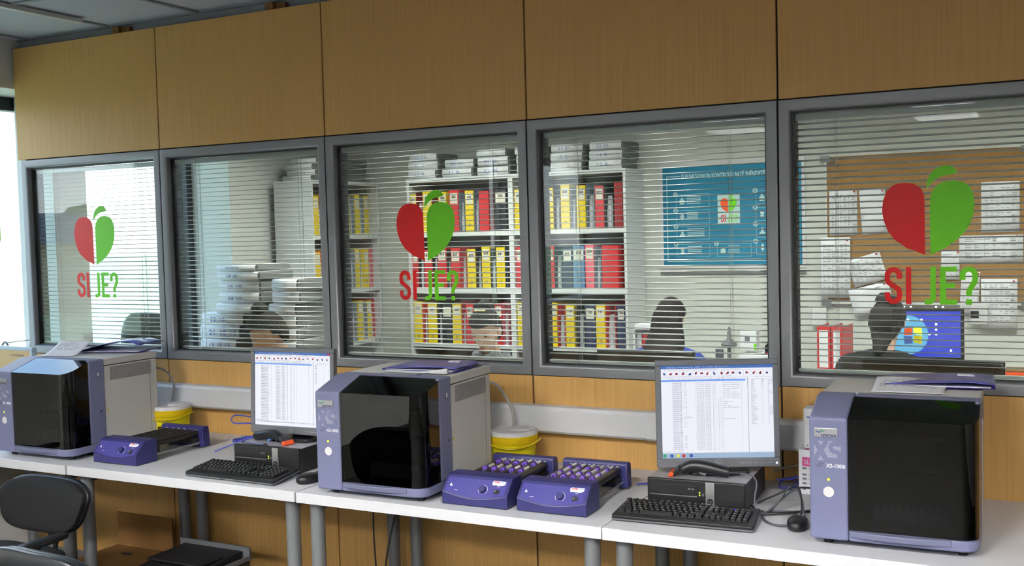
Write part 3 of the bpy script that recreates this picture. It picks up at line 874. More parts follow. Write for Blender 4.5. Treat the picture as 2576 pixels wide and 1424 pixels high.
# ------------------------------------------------------------------ computers
def pc(x, y, rz, lab):
    W, D, H = .325, .335, .100
    t = thing('desktop_computer', lab, 'computer', (x, y, ZTAB), rz)
    MB().box(.002, W - .002, .012, D, .004, H - .003).build('case', 'pc_black', t, bevel=.002)
    MB().box(.0, W, .016, D, H - .003, H).build('case_lid', 'pc_top', t, bevel=.001)
    b_ = MB(); b_.box(0, W, 0, .016, .003, H + .001); b_.build('front_bezel', 'pc_black', t, bevel=.004, seg=3)
    b_ = MB(); b_.box(.018, .170, -.0015, .002, .052, .084); dr = b_.build('disc_drive', 'key_black', t, bevel=.001)
    b_ = MB(); b_.box(.15, .158, -.0022, -.0014, .07, .075); b_.box(.138, .146, -.0022, -.0014, .07, .075); b_.build('drive_mark', 'grey_text', dr)
    b_ = MB(); b_.box(.008, .168, -.003, .002, .046, .050); b_.build('ledge', 'key_edge', t, bevel=.001)
    b_ = MB()
    for i in range(12): b_.box(.232, .316, -.0012, .001, .012 + i * .006, .015 + i * .006)
    b_.build('grille', 'rubber', t)
    MB().box(.196, .226, -.0035, .004, .002, .098).build('silver_strip', 'silver', t, bevel=.001)
    b_ = MB(); b_.m(0).cyl((.211, -.0034, .036), (.211, -.0042, .036), .010, n=24)
    b_.m(1); txt(b_, 'hp', .0155, face_front(.2035, -.0046, .0325), sx=.9)
    b_.build('emblem', ['pc_black', 'silver'], t)
    for zz in (.062, .054):
        b_ = MB(); b_.sup((.1765, -.0008, zz), (.0024, .0014, .0024)); b_.build('status_light', 'led_green', t)
    b_ = MB(); b_.cyl((.188, -.0018, .056), (.188, .001, .056), .0045, n=16); b_.build('power_button', 'key_edge', t)
    return t
pc(1.925, -.572, R(1.0), 'black desktop computer with silver strip, partly behind the middle analyzer')
pc(3.672, -.518, R(3.0), 'black desktop computer with silver strip, left of the right analyzer')

def screen_content(t, w, h, y, kind):
    """the program window shown: title bar, tool bar, table of results"""
    b_ = MB(); b_.box(0, w, y, y + .002, 0, h); scr = b_.build('screen', 'screen_white', t)
    yy = y - .0006
    def bar(nm, m_, x0, x1, z0, z1, lift=0): 
        q = MB(); q.box(x0, x1, yy - lift, yy + .0004, z0, z1); return q.build(nm, m_, scr)
    bar('title_bar', 'screen_title', 0, w, h - .0105, h)
    bar('selected_row', 'screen_select', 0, w * .757, h * .828, h * .828 + .0062)
    g_ = MB()
    for z in (h * .945, h * .867, h * .846, h * .058): g_.box(0, w, yy, yy + .0004, z, z + .0006)
    for u in (.06, .114, .168, .222, .285, .34, .394, .448, .51, .565, .62, .676, .74, .80, .86, .92): g_.box(w * u, w * u + .0005, yy, yy + .0004, h * .875, h * .938)
    g_.box(w * .775, w * .775 + .0018, yy, yy + .0004, h * .06, h * .866)
    for u in (.185, .225, .31, .38, .44, .49, .53, .555, .72): g_.box(w * u, w * u + .0004, yy, yy + .0004, h * .08, h * .866)
    g_.build('grid_lines', 'screen_grid', scr)
    rnd = random.Random(kind)
    T = lambda u, v: face_front(w * u, yy - .0002, h * v)
    n = 36; ln = .0056 / .0054; lines = []
    b_ = MB(); top = .805; step = h * .0205 / .0056
    def col(u, rows, size=.0054, al='LEFT'):
        txt(b_, '\n'.join(rows), size, T(u, top), al, line=step / .964 * .0056 / size * .96, depth=.0002)
    if kind == 1:
        col(.10, ['0000000%04d' % rnd.randint(1000, 9999) for _ in range(n)])
        col(.175, [rnd.choice('ABM') for _ in range(n)]); col(.205, [rnd.choice(['M', 'MC', 'C', '', '', 'G.C']) for _ in range(n)])
        col(.318, ['22/10/2015' for _ in range(n)]); col(.392, ['%02d:%02d:%02d' % (20 - i // 8, (59 - i * 3) % 60, rnd.randint(0, 59)) for i in range(n)])
        col(.462, [str(103 - i) for i in range(n)]); col(.51, ['' if i < 9 else str(9 - i // 12) for i in range(n)]); col(.54, ['' if i < 9 else str(rnd.randint(1, 9)) for i in range(n)])
        com = ['pern nga s1 mbapsa kete'] * 4 + ['pern nga s1', 'pern nga keto di aste', 'pern nga s1 mbapsa kete', 'pern nga s1 zv plazma ndi', 'pern nga s1 mbapsa kete', '', 'vidobas me tari', 'di aste', 'pern nga kete', 'pern nga s1 mbapsa kete'] + [''] * 5 + ['hidegatim aparati']
        col(.558, com)
        col(.235, [''] * 18 + ['Perzull'])
        top = .828
        col(.805, ['WBC', 'RBC', 'HGB', 'HCT', 'MCV', 'MCH', 'MCHC', 'PLT', 'RDW-SD', 'RDW-CV', 'PDW', 'MPV', 'P-LCR', 'PCT', 'NEUT#', 'LYMPH#', 'MONO#', 'EO#', 'BASO#', 'NEUT%', 'LYMPH%', 'MONO%', 'EO%', 'BASO%'])
        col(.895, ['0.00', '0.00', '0.0', '0.0'] + ['----'] * 20); col(.955, ['10^3/uL', '10^6/uL', 'g/dL', '%', 'fL', 'pg', 'g/dL', '10^3/uL', 'fL', '%', 'fL', 'fL', '%', '%'] + ['10^3/uL'] * 5 + ['%'] * 5)
    else:
        top = .80
        col(.085, ['0000000%04d' % rnd.randint(1000, 9999) for _ in range(n)]); col(.165, [rnd.choice('ABM') for _ in range(n)]); col(.19, [rnd.choice(['M', '', '', 'C']) for _ in range(n)])
        col(.28, ['23/10/2015' for _ in range(n)]); col(.36, ['%02d:%02d:%02d' % (18 - i // 8, (59 - i * 3) % 60, rnd.randint(0, 59)) for i in range(n)])
        for u in (.43, .475, .51): col(u, [str(rnd.randint(1, 9)) for i in range(n)])
        top = .83
        col(.80, ['WBC', 'RBC', 'HGB', 'HCT', 'MCV', 'MCH', 'MCHC', 'PLT', 'RDW', 'PDW', 'MPV', 'P-LCR', 'PCT']); col(.905, ['--.-'] * 13)
    txt(b_, 'SAMPLE NO.          JDG     ERR          Date    Time   Seq Rack Tube      Comment          QFLAG    ITEM      DATA    UNITS', .0046, T(.06, .852), sx=.96, depth=.0002)
    txt(b_, 'File(F)  Edit(E)  View(V)  Record(R)  Action(A)  Report(P)  Setting(S)  Window(W)  Help(H)            User: XS User Normal/Mode', .0048, T(.025, .952), depth=.0002)
    txt(b_, 'Help Download Upload  Menu   QC Files  Work list Explorer  Browser  Data In  Modify Validate   Out         Sort   Ascii  Cutoff  Delete', .0042, T(.02, .878), depth=.0002, sx=.98)
    txt(b_, 'Sample / List / Work / Validated', .0048, T(.02, .066), depth=.0002)
    b_.build('screen_text', 'screen_lines', scr, recalc=False)
    ic = MB()
    for i, u in enumerate((.03, .085, .14, .195, .255, .31, .365, .42, .48, .54, .595, .645, .71, .77, .83, .89, .95)):
        ic.m((i * 2 + kind) % 4)
        for q in range(3):
            a, b2 = rnd.uniform(-.004, .002), rnd.uniform(-.004, .002)
            ic.poly([(w * u + a, yy - .0003, h * .908 + b2), (w * u + a + .005, yy - .0003, h * .906 + b2), (w * u + a + .004, yy - .0003, h * .908 + b2 + .006), (w * u + a - .001, yy - .0003, h * .908 + b2 + .004)])
            ic.m((i + q * 3 + kind) % 4)
    ic.build('tool_icons', ['grey_text', 'logo_blue', 'orange', 'red_print'], scr, recalc=False)
    txt_ = MB(); txt(txt_, 'Sample Explorer Filter[All Date Data: SMIDU - Time ORDER] 10000 Records [+]', .0062, T(.05, .974), depth=.0002); txt_.build('title_text', 'white_text', scr, recalc=False)
    if kind == 1:
        bar('task_bar', 'screen_task', 0, w, 0, h * .055)
        q = MB()
        for i, (u, m_) in enumerate(((.022, 1), (.083, 0), (.14, 2), (.19, 3), (.258, 0))):
            q.m(m_); q.cyl((w * u, yy - .0003, h * .027), (w * u, yy - .0009, h * .027), .0058 if i != 2 else .005, n=16)
        q.build('task_icons', ['logo_blue', 'logo_green', 'bucket', 'red_print'], scr)
        q = MB(); txt(q, '4:24 PM', .0058, T(.925, .030), depth=.0002); txt(q, '22/10/2015', .005, T(.915, .008), depth=.0002); q.build('clock_text', 'white_text', scr, recalc=False)
    else:
        bar('scroll_strip', 'screen_grid', 0, w * .8, h * .045, h * .052)
        bar('close_button', 'red_print', w * .958, w * .995, h - .008, h - .002, .0004)

def monitor(x, y, zb, rz, zc, w, h, kind, lab, base_z, tilt=3.):
    """x,y: middle of the foot; zc: height of the lower panel edge"""
    t = thing('computer_monitor', lab, 'monitor', (x, y, base_z), rz)
    b0 = zc - base_z
    f = MB(); bw, bb = .0185, .031
    D = .026
    f.box(-w / 2, w / 2, -D, .012, 0, h)
    inner = [(-w / 2 + bw, bb), (w / 2 - bw, h - bw)]
    # carve the recess: frame made of four bars plus a back plate
    f.bm.clear()
    f.box(-w / 2, w / 2, -D, .0, h - bw, h); f.box(-w / 2, w / 2, -D, 0, 0, bb)
    f.box(-w / 2, -w / 2 + bw, -D, 0, bb, h - bw); f.box(w / 2 - bw, w / 2, -D, 0, bb, h - bw)
    fr = f.build('bezel', 'beige_plastic' if kind == 3 else 'mon_grey', t, bevel=.0025)
    fr.location = (0, -.045, b0); fr.rotation_euler = (R(-tilt), 0, 0)
    bk = MB(); bk.box(-w / 2 + .003, w / 2 - .003, -.010, .006, .003, h - .003); bk.box(-w / 2 + .05, w / 2 - .05, .006, .035, .05, h - .05)
    bo = bk.build('rear_shell', 'mon_dark', t, bevel=.008); bo.location = fr.location; bo.rotation_euler = fr.rotation_euler
    if kind in (1, 2):
        screen_content(t, w - 2 * bw, h - bw - bb, 0, kind)
        s = [c_ for c_ in t.children if c_.name.startswith('screen')][-1]
        s.location = Vector(fr.location) + Matrix.Rotation(R(-tilt), 3, 'X') @ Vector((-w / 2 + bw, -D + .006, bb)); s.rotation_euler = fr.rotation_euler
        e = MB(); txt(e, 'hp', .016, face_front(-.008, -D - .0006, .010)); e.lathe([(.0115, 0), (.0125, 0)], 24, T=face_front(0, -D - .0004, .0155)); eo = e.build('emblem', 'silver', fr, recalc=False)
        e = MB(); e.sup((w / 2 - .012, -D, .013), (.003, .0015, .003)); e.build('power_light', 'led_white', fr)
        e = MB()
        for i in range(5): e.box(w / 2 - .135 + i * .023, w / 2 - .117 + i * .023, -D - .0006, -D + .001, .0135, .0147)
        e.build('menu_buttons', 'silver', fr)
    else:
        e = MB(); e.box(-w / 2 + bw, w / 2 - bw, -D + .006, -D + .008, bb, h - bw); so = e.build('screen', 'screen_yellow' if kind == 3 else 'screen_blue', t)
        so.location = fr.location; so.rotation_euler = fr.rotation_euler
        if kind == 3:
            e = MB(); txt(e, 'C 7 A S S M B E R', .016, face_front(w / 2 - bw - .17, -D + .005, h - bw - .03)); e.build('screen_text', 'navy_text', so, recalc=False)
    # neck and foot
    nk = MB(); nk.box(-.045, .045, -.012, .022, .014, b0 + .10); nk.build('neck', 'mon_dark', t, bevel=.006)
    ft = MB(); ft.prism([(-.085, -.095), (.085, -.095), (.10, -.08), (.105, .09), (-.105, .09), (-.10, -.08)], 'z', 0, .014); ft.build('foot', 'mon_dark', t, bevel=.004)
    return t
monitor(2.113, -.372, 0, R(3), .876, .410, .352, 2, 'grey monitor with a results table, partly behind the middle analyzer', ZTAB + .1005)
monitor(3.850, -.325, 0, R(24), .872, .408, .360, 1, 'grey monitor with a results table and task bar, left of the right analyzer', ZTAB + .1005)
monitor(.225, -.255, 0, R(-4), .84, .41, .33, 3, 'pale blue monitor with an amber screen at the left edge behind the analyzer', ZTAB + .0005)

# ------------------------------------------------------------------ keyboards and mice
def keyboard(x, y, rz, lab, leds):
    W, D = .450, .162
    t = thing('keyboard', lab, 'keyboard', (x, y, ZTAB), rz)
    sl = .016 / D
    Tt = Matrix.Translation((0, 0, .006)) @ Matrix.Rotation(math.atan(sl), 4, 'X')
    b_ = MB(); b_.prism([(.004, .0), (W - .004, 0), (W, .01), (W - .008, D), (.008, D), (0, .01)], 'z', .004, .014, Tt); b_.build('keyboard_base', 'key_base', t, bevel=.003)
    b_ = MB(); b_.prism([(.003, -.001), (W - .003, -.001), (W + .001, .01), (W - .007, D + .001), (.007, D + .001), (-.001, .01)], 'z', -.002, .0035, Tt); b_.build('edge_strip', 'key_edge', t, bevel=.001)
    ks = MB(); lg = MB()
    p = .0186
    def key(kx, ky, kw=1., kd=1.):
        x0, y0 = kx, ky; x1, y1 = kx + kw * p - .0025, ky + kd * p - .0025
        a = [ks.V((xx, yy, .013), Tt) for xx, yy in ((x0, y0), (x1, y0), (x1, y1), (x0, y1))]
        i = .0022
        b = [ks.V((xx, yy, .0235), Tt) for xx, yy in ((x0 + i, y0 + i * .6), (x1 - i, y0 + i * .6), (x1 - i, y1 - i * 1.5), (x0 + i, y1 - i * 1.5))]
        ks.F(b)
        for q in range(4): ks.F([a[q], a[(q + 1) % 4], b[(q + 1) % 4], b[q]])
        lg.box(x0 + i + .001, x0 + i + .0042, y1 - i * 1.5 - .0052, y1 - i * 1.5 - .0012, .0235, .02375, Tt)
    X0, Y0 = .016, .030
    rows = [[1.25, 1.25, 1.25, 5.9, 1.25, 1.25, 1.25, 1.25], [2.25] + [1] * 10 + [2.4], [1.75] + [1] * 11 + [1.9], [1.5] + [1] * 12 + [1.15], [1] * 13 + [1.65]]
    for r, ws in enumerate(rows):
        xx = X0
        for wk in ws: key(xx, Y0 + r * p, wk); xx += wk * p
    for i in range(13): key(X0 + i * p * 1.12 + (.006 if i > 4 else 0) + (.006 if i > 8 else -.0) - (.004 if i == 0 else 0), Y0 + 5 * p + .005, 1)
    nx = X0 + 14.9 * p
    for r in (3, 4):
        for i in range(3): key(nx + i * p, Y0 + r * p)
    for i in range(3): key(nx + i * p, Y0)
    key(nx + p, Y0 + p)
    nx2 = nx + 3.35 * p
    for r in range(5):
        for i in range(4): key(nx2 + i * p, Y0 + r * p)
    ks.build('keys', 'key_black', t); lg.build('key_legends', 'legend', t)
    for i in leds:
        b_ = MB(); b_.sup((0, 0, 0), (.0022, .0022, .0012), T=Tt @ Matrix.Translation((nx2 + .012 + i * .02, Y0 + 5.5 * p, .0142))); b_.build('lock_light', 'led_blue', t)
    for xx in (.05, W - .05): MB().box(xx - .012, xx + .012, D - .025, D - .01, 0, .018).build('foot', 'rubber', t)
    for xx in (.05, W - .05): MB().box(xx - .012, xx + .012, .01, .02, 0, .0055).build('foot', 'rubber', t)
keyboard(1.833, -.752, R(-.8), 'black keyboard with two blue lights, in front of the left computer', (0, 1))
keyboard(3.620, -.716, R(3.6), 'black keyboard with one blue light, in front of the right computer', (0,))

def mouse(x, y, rz, lab):
    t = thing('computer_mouse', lab, 'mouse', (x, y, ZTAB), rz)
    b_ = MB()
    b_.sup((0, 0, .016), (.031, .056, .021), .75, .85, 28, 16)
    for v in b_.bm.verts:
        if v.co.z < .001: v.co.z = .001
        v.co.z += -.004 * max(0, v.co.y / .056)
        v.co.z = max(v.co.z, .001)
    b_.build('mouse_shell', 'key_base', t)
    MB().cyl((-.003, .034, .030), (.003, .034, .030), .008, n=16).build('scroll_wheel', 'key_edge', t)
    b_ = MB(); b_.box(-.0008, .0008, .012, .052, .020, .0345); b_.build('button_gap', 'rubber', t)
mouse(2.372, -.655, R(-20), 'black computer mouse at the desk joint beside the middle analyzer')
mouse(4.178, -.578, R(5), 'black computer mouse beside the right analyzer')

# ------------------------------------------------------------------ bar code scanners, pen
def scanner(x, y, z, rz, ry, lab, blue):
    t = thing('barcode_scanner', lab, 'scanner', (x, y, z), rz)
    b_ = MB()
    pts = [(-.062, 0, .020), (-.045, 0, .030), (-.02, 0, .036), (.02, 0, .032), (.06, 0, .024), (.092, 0, .019)]
    b_.tube(smooth_path(pts, 4), [.017 + .004 * math.sin(i / 20 * PI) for i in range(21)], 14, flat=1.0)
    for v in b_.bm.verts:
        if v.co.x < -.03: v.co.y *= 1 + ( -.03 - v.co.x) * 14
        v.co.z = max(v.co.z, .0008)
    b_.build('scanner_body', 'pc_black', t)
    b_ = MB(); b_.prism([(-.100, .003), (-.088, .002), (-.064, .022), (-.070, .036), (-.080, .030)], 'y', -.026, .026); b_.build('scanner_head', 'pc_black', t, bevel=.004)
    b_ = MB(); b_.prism([(-.108, .001), (-.090, .001), (-.085, .012), (-.097, .019)], 'y', -.028, .028); b_.build('orange_nose', 'orange', t, bevel=.003)
    b_ = MB(); b_.box(-.012, .012, -.008, .008, .0, .010, xf((.004, 0, .008), 0, 0, R(25))); b_.build('trigger', 'blue_trim' if blue else 'key_edge', t, bevel=.002)
    if not blue:
        b_ = MB(); b_.cyl((.09, 0, .019), (.125, 0, .017), .005, .0035, 12); b_.build('cable_boot', 'cable_black', t)
    return t
scanner(2.06, -.500, ZTAB + .1008, R(172), 0, 'black bar code scanner with wide orange nose, on the computer near the pen', True)
scanner(3.835, -.447, ZTAB + .1008, R(8), 0, 'black bar code scanner with orange tip, on the right computer', False)
t = thing('ballpoint_pen', 'slim grey ballpoint pen lying on the left computer', 'pen', (2.015, -.550, ZTAB + .1055), R(-4))
b_ = MB(); b_.tube([(-.055, 0, 0), (-.05, 0, 0), (.055, 0, 0), (.068, 0, 0), (.078, 0, 0)], [.003, .0045, .0045, .003, .001], 10); b_.build('pen_barrel', 'bezel', t)
b_ = MB(); b_.cyl((-.068, 0, 0), (-.052, 0, 0), .0032, n=10); b_.cyl((.05, 0, 0), (.07, 0, 0), .0047, .0035, 10); b_.build('pen_grip', 'rubber', t)

# ------------------------------------------------------------------ papers and folders on the analyzers
ZA = ZTAB + .419
def sheet(x, y, z, rz, w, h, bend, lab, lines=6, nm='paper_sheet'):
    t = thing(nm, lab, 'paper', (x, y, z), rz)
    b_ = MB(); b_.grid(lambda u, v: (w * u, h * v, bend(u, v)), 12, 12); b_.build('sheet', 'paper', t, solid=.0008)
    b_ = MB(); rnd = random.Random(lab)
    for i in range(lines):
        v = .88 - i * .075
        u0, u1 = (.38, .55) if i == 0 else (.08, rnd.uniform(.6, .92))
        n = 16
        for q in range(n):
            if rnd.random() < .25: continue
            a, c_ = u0 + (u1 - u0) * q / n, u0 + (u1 - u0) * (q + .85) / n
            b_.poly([(w * uu, h * vv, bend(uu, vv) + .0008) for uu, vv in ((a, v), (c_, v), (c_, v + .022), (a, v + .022))])
    b_.build('print', 'paper_ink', t, recalc=False)
    return t
def folder(x, y, z, rz, w, h, lab, open_=.02, flap=True):
    t = thing('document_folder', lab, 'folder', (x, y, z), rz)
    b_ = MB(); b_.grid(lambda u, v: (w * u, h * v, .001), 2, 2); b_.build('back_cover', 'folder', t, solid=.0012)
    b_ = MB(); b_.grid(lambda u, v: (w * u, h * v, .006 + open_ * (math.sin(PI / 2 * min(1, u * 1.2)) - .45 * max(0, u - .8) / .2) * (1 - .35 * abs(v - .3)) + .002 * math.sin(v * 9) * u), 16, 12)
    fr = b_.build('front_cover', 'folder_glow', t, solid=.0012)
    b_ = MB(); b_.grid(lambda u, v: (-.004 * math.sin(PI * u) + .0, h * v, .001 + .005 * u), 4, 6); b_.build('spine', 'folder', t, solid=.0012)
    b_ = MB(); b_.box(.006, w - .012, .006, h - .006, .0024, .0048); b_.build('inner_pages', 'paper', t)
    b_ = MB()
    zz = .0085 + open_ * .80
    for i in range(3):
        b_.box(w * .66, w * .66 + .05 - i * .004, h * .62 + i * .011, h * .62 + i * .011 + .007, zz - .001, zz + .002)
    b_.build('cover_print', 'white_text', fr)
    return t
folder(.865, -.42, ZA + .001, R(18), .31, .225, 'thick violet folder gaping open on the left analyzer', .050)
folder(2.625, -.515, ZA + .001, R(3), .31, .225, 'flat violet folder on the middle analyzer', .012)
folder(4.412, -.405, ZA + .004, R(4), .31, .225, 'violet folder partly under a printed sheet on the right analyzer', .014)
sheet(.795, -.563, ZA + .0008, R(14), .165, .14, lambda u, v: .0005 + .055 * v ** 1.5, 'small printed note leaning on the folder on the left analyzer', 6)
sheet(2.650, -.562, ZA + .0012, R(1), .27, .06, lambda u, v: .0008, 'white sheet half under the folder on the middle analyzer', 3)
sheet(4.386, -.512, ZA + .0009, R(3), .205, .20, lambda u, v: .0015 + .018 * v ** 2 + .004 * math.sin(u * 5) * v, 'glossy printed sheet on top of the right analyzer', 7)
t = thing('white_dropper', 'small white plastic dropper lying on the middle analyzer', 'dropper', (2.868, -.552, ZA + .0075), R(12))
b_ = MB(); b_.tube([(-.055, 0, -.003), (-.03, 0, -.003), (-.008, 0, 0), (.02, 0, .001), (.045, 0, .003), (.058, 0, .003)], [.0018, .003, .0055, .0062, .010, .0095], 14); b_.build('dropper_body', 'lid_white', t)
tag(MB().tube(smooth_path([(2.83, -.60, ZA + .003), (2.85, -.56, ZA + .003), (2.87, -.58, ZA + .003)], 6), .0012, 6).build('thread', 'navy_text'), 'short dark thread beside the dropper on the middle analyzer', 'thread')

# ------------------------------------------------------------------ boxes beside the right analyzer
t = thing('reagent_box', 'white box with a pink label, standing on the desk behind the mouse', 'box', (4.094, -.165, ZTAB), R(2))
MB().box(0, .135, 0, .095, 0, .155).build('carton', 'paper', t, bevel=.001)
b_ = MB(); b_.box(.012, .10, -.0006, .001, .098, .130); lb = b_.build('label', 'pink', t)
b_ = MB(); txt(b_, 'SLS', .020, face_front(.018, -.0009, .106)); b_.build('label_print', 'white_text', lb, recalc=False)
b_ = MB()
for i, z in enumerate((.088, .066, .052, .036)):
    b_.box(.012, .026, -.0006, .001, z, z + .006); b_.box(.030, .09, -.0006, .001, z + .002, z + .003)
b_.prism([(.013, .016), (.024, .016), (.024, .024), (.020, .020), (.017, .020), (.015, .024), (.013, .024)], 'y', -.0006, .001)
b_.build('carton_print', 'grey_text', t)
MB().box(.02, .10, .004, .035, .1552, .1556).build('lid_label', 'pink', t)
t = thing('reagent_box', 'plain white box standing on top of the pink-labelled box', 'box', (4.108, -.15, ZTAB + .156), R(2))
MB().box(0, .11, 0, .075, 0, .140).build('carton', 'paper', t, bevel=.006)
b_ = MB(); b_.box(.012, .05, -.0005, .001, .108, .112); b_.build('blue_print', 'logo_blue', t)
b_ = MB(); b_.cyl((.014, .0002, .012), (.014, -.0008, .012), .002, n=10); b_.build('dot_mark', 'black_text', t)
# ------------------------------------------------------------------ cables
def cable(name, pts, r, m_, lab, n=7, seg=8):
    b_ = MB(); b_.tube(smooth_path(pts, n), r, seg)
    return tag(b_.build(name, m_), lab, 'cable')
ZD = ZTAB
cable('power_cable', [(1.10, -.27, 1.08), (1.115, -.21, 1.085), (1.135, -.15, 1.06), (1.14, -.11, .99), (1.105, -.09, .90), (1.09, -.085, .80), (1.09, -.07, .753)], .0055, 'cable_grey', 'grey cable curving down behind the left analyzer')
cable('power_cable', [(2.93, -.262, 1.10), (2.945, -.21, 1.085), (2.95, -.15, 1.03), (2.965, -.12, .97), (2.95, -.09, .88), (2.90, -.075, .80), (2.87, -.06, .754)], .0055, 'cable_white', 'pale cable curving down behind the middle analyzer')
def loops(c, r, n, seed, flatz=.25):
    rnd = random.Random(seed); pts = []
    for i in range(n * 6 + 1):
        a = i * PI / 3 + rnd.uniform(-.2, .2)
        k = rnd.uniform(.65, 1.1)
        pts.append((c[0] + r[0] * k * math.cos(a), c[1] + r[1] * k * math.sin(a), c[2] + r[2] * (.5 + .5 * math.sin(a * .5 + seed) + rnd.uniform(0, .3))))
    return pts
cable('network_cable', [(1.62, -.36, .754)] + loops((1.70, -.20, .757), (.11, .07, .10), 3, 3) + [(1.80, -.16, .80), (1.86, -.10, .76), (1.9, -.06, .756)], .0032, 'cable_blue', 'coiled blue network cable on the desk left of the left monitor')
cable('network_cable', loops((1.72, -.15, .757), (.12, .06, .03), 2, 8) + [(1.60, -.08, .757), (1.50, -.05, .756)], .0032, 'cable_blue', 'flat blue network cable lying along the wall left of the left monitor')
cable('power_cable', [(1.53, -.12, .756), (1.62, -.13, .757), (1.72, -.14, .775), (1.82, -.17, .79), (1.90, -.20, .80), (1.98, -.2, .80)], .0045, 'cable_black', 'black cable running behind the coiled blue cable')
cable('power_cable', [(1.53, -.06, .757), (1.60, -.09, .758), (1.66, -.11, .757), (1.78, -.09, .757), (1.88, -.07, .757)], .0045, 'cable_white', 'pale cable lying against the wall behind the blue coil')
cable('power_cable', [(1.53, -.085, .762), (1.58, -.10, .764), (1.66, -.16, .760), (1.74, -.20, .757)], .004, 'cable_grey', 'grey cable crossing the blue coil')
for i in range(4):
    cable('computer_cable', [(3.55 + .02 * i, -.08, .757 + .004 * i)] + loops((3.62 + .015 * i, -.155, .76 + .01 * i), (.045, .05, .10 + .015 * i), 2, 20 + i) + [(3.70, -.14, .85 + .01 * i), (3.76 + .02 * i, -.12, .90)], .0035, 'cable_black', 'tangled black cable, %s of the bundle between the right tube roller and monitor' % ['lowest', 'second', 'third', 'topmost'][i])
cable('network_cable', [(3.535, -.26, .755), (3.58, -.235, .76), (3.63, -.21, .775), (3.66, -.16, .77)], .0032, 'cable_blue', 'short blue cable end in front of the black cable tangle')
cable('scanner_cable', [(3.962, -.431, .867), (3.985, -.43, .867), (4.008, -.44, .864), (4.022, -.455, .845), (4.020, -.47, .81), (4.022, -.478, .775), (4.035, -.47, .756), (4.06, -.44, .7555), (4.14, -.41, .756), (4.20, -.37, .757)], .003, 'cable_slate', 'slate cable of the orange-tipped scanner hanging over the right computer')
cable('mouse_cable', [(4.176, -.521, .772), (4.174, -.50, .80), (4.165, -.47, .83), (4.145, -.43, .845), (4.115, -.42, .83), (4.09, -.44, .79), (4.06, -.45, .7575), (4.02, -.44, .7565), (3.99, -.40, .757)], .0027, 'cable_black', 'thin black mouse cable arching behind the right mouse')
cable('keyboard_cable', [(4.150, -.585, .7585), (4.125, -.59, .756), (4.10, -.58, .755), (4.07, -.55, .756), (4.052, -.50, .757), (4.06, -.46, .7615), (4.10, -.42, .80), (4.135, -.40, .825), (4.16, -.43, .80), (4.175, -.47, .765), (4.19, -.50, .757)], .0035, 'cable_slate', 'slate cable looping between the right keyboard and mouse')
cable('power_cable', [(4.00, -.36, .757), (4.04, -.33, .775), (4.10, -.30, .80), (4.16, -.27, .80), (4.22, -.25, .78), (4.25, -.20, .765)], .0035, 'cable_black', 'black cable arching beside the right computer towards the analyzer')
cable('power_cable', [(3.79, -.528, .766), (3.86, -.532, .768), (3.94, -.53, .769), (4.02, -.50, .7575), (4.10, -.46, .7585), (4.20, -.40, .759), (4.24, -.37, .759)], .0042, 'cable_black', 'black cable bundle lying behind the right keyboard')
cable('network_cable', loops((4.04, -.10, .757), (.035, .05, .03), 2, 5) + [(4.07, -.06, .775)], .0032, 'cable_blue', 'blue cable coil behind the right computer')
cable('power_cable', [(3.98, -.055, .80), (4.03, -.045, .812), (4.10, -.04, .828), (4.16, -.035, .835)], .004, 'cable_grey', 'grey cable rising along the wall behind the white boxes')
cable('keyboard_cable', [(1.885, -.575, .763), (1.90, -.54, .757), (1.915, -.5, .757), (1.918, -.45, .757)], .0022, 'cable_black', 'thin black cable from the left keyboard to its computer')
cable('hanging_cable', [(2.30, -.05, .70), (2.26, -.06, .60), (2.25, -.08, .45), (2.27, -.10, .25), (2.30, -.12, .006)], .004, 'cable_black', 'black cable hanging under the desk joint by the middle analyzer')
cable('hanging_cable', [(2.44, -.10, .70), (2.40, -.12, .52), (2.36, -.15, .30), (2.36, -.2, .006)], .004, 'cable_black', 'second black cable hanging under the desk, below the middle analyzer')
cable('hanging_cable', [(.74, -.80, .70), (.745, -.815, .66), (.775, -.81, .60), (.83, -.79, .57), (.90, -.75, .56), (.97, -.68, .53)], .004, 'cable_grey', 'grey cable sagging under the left desk')

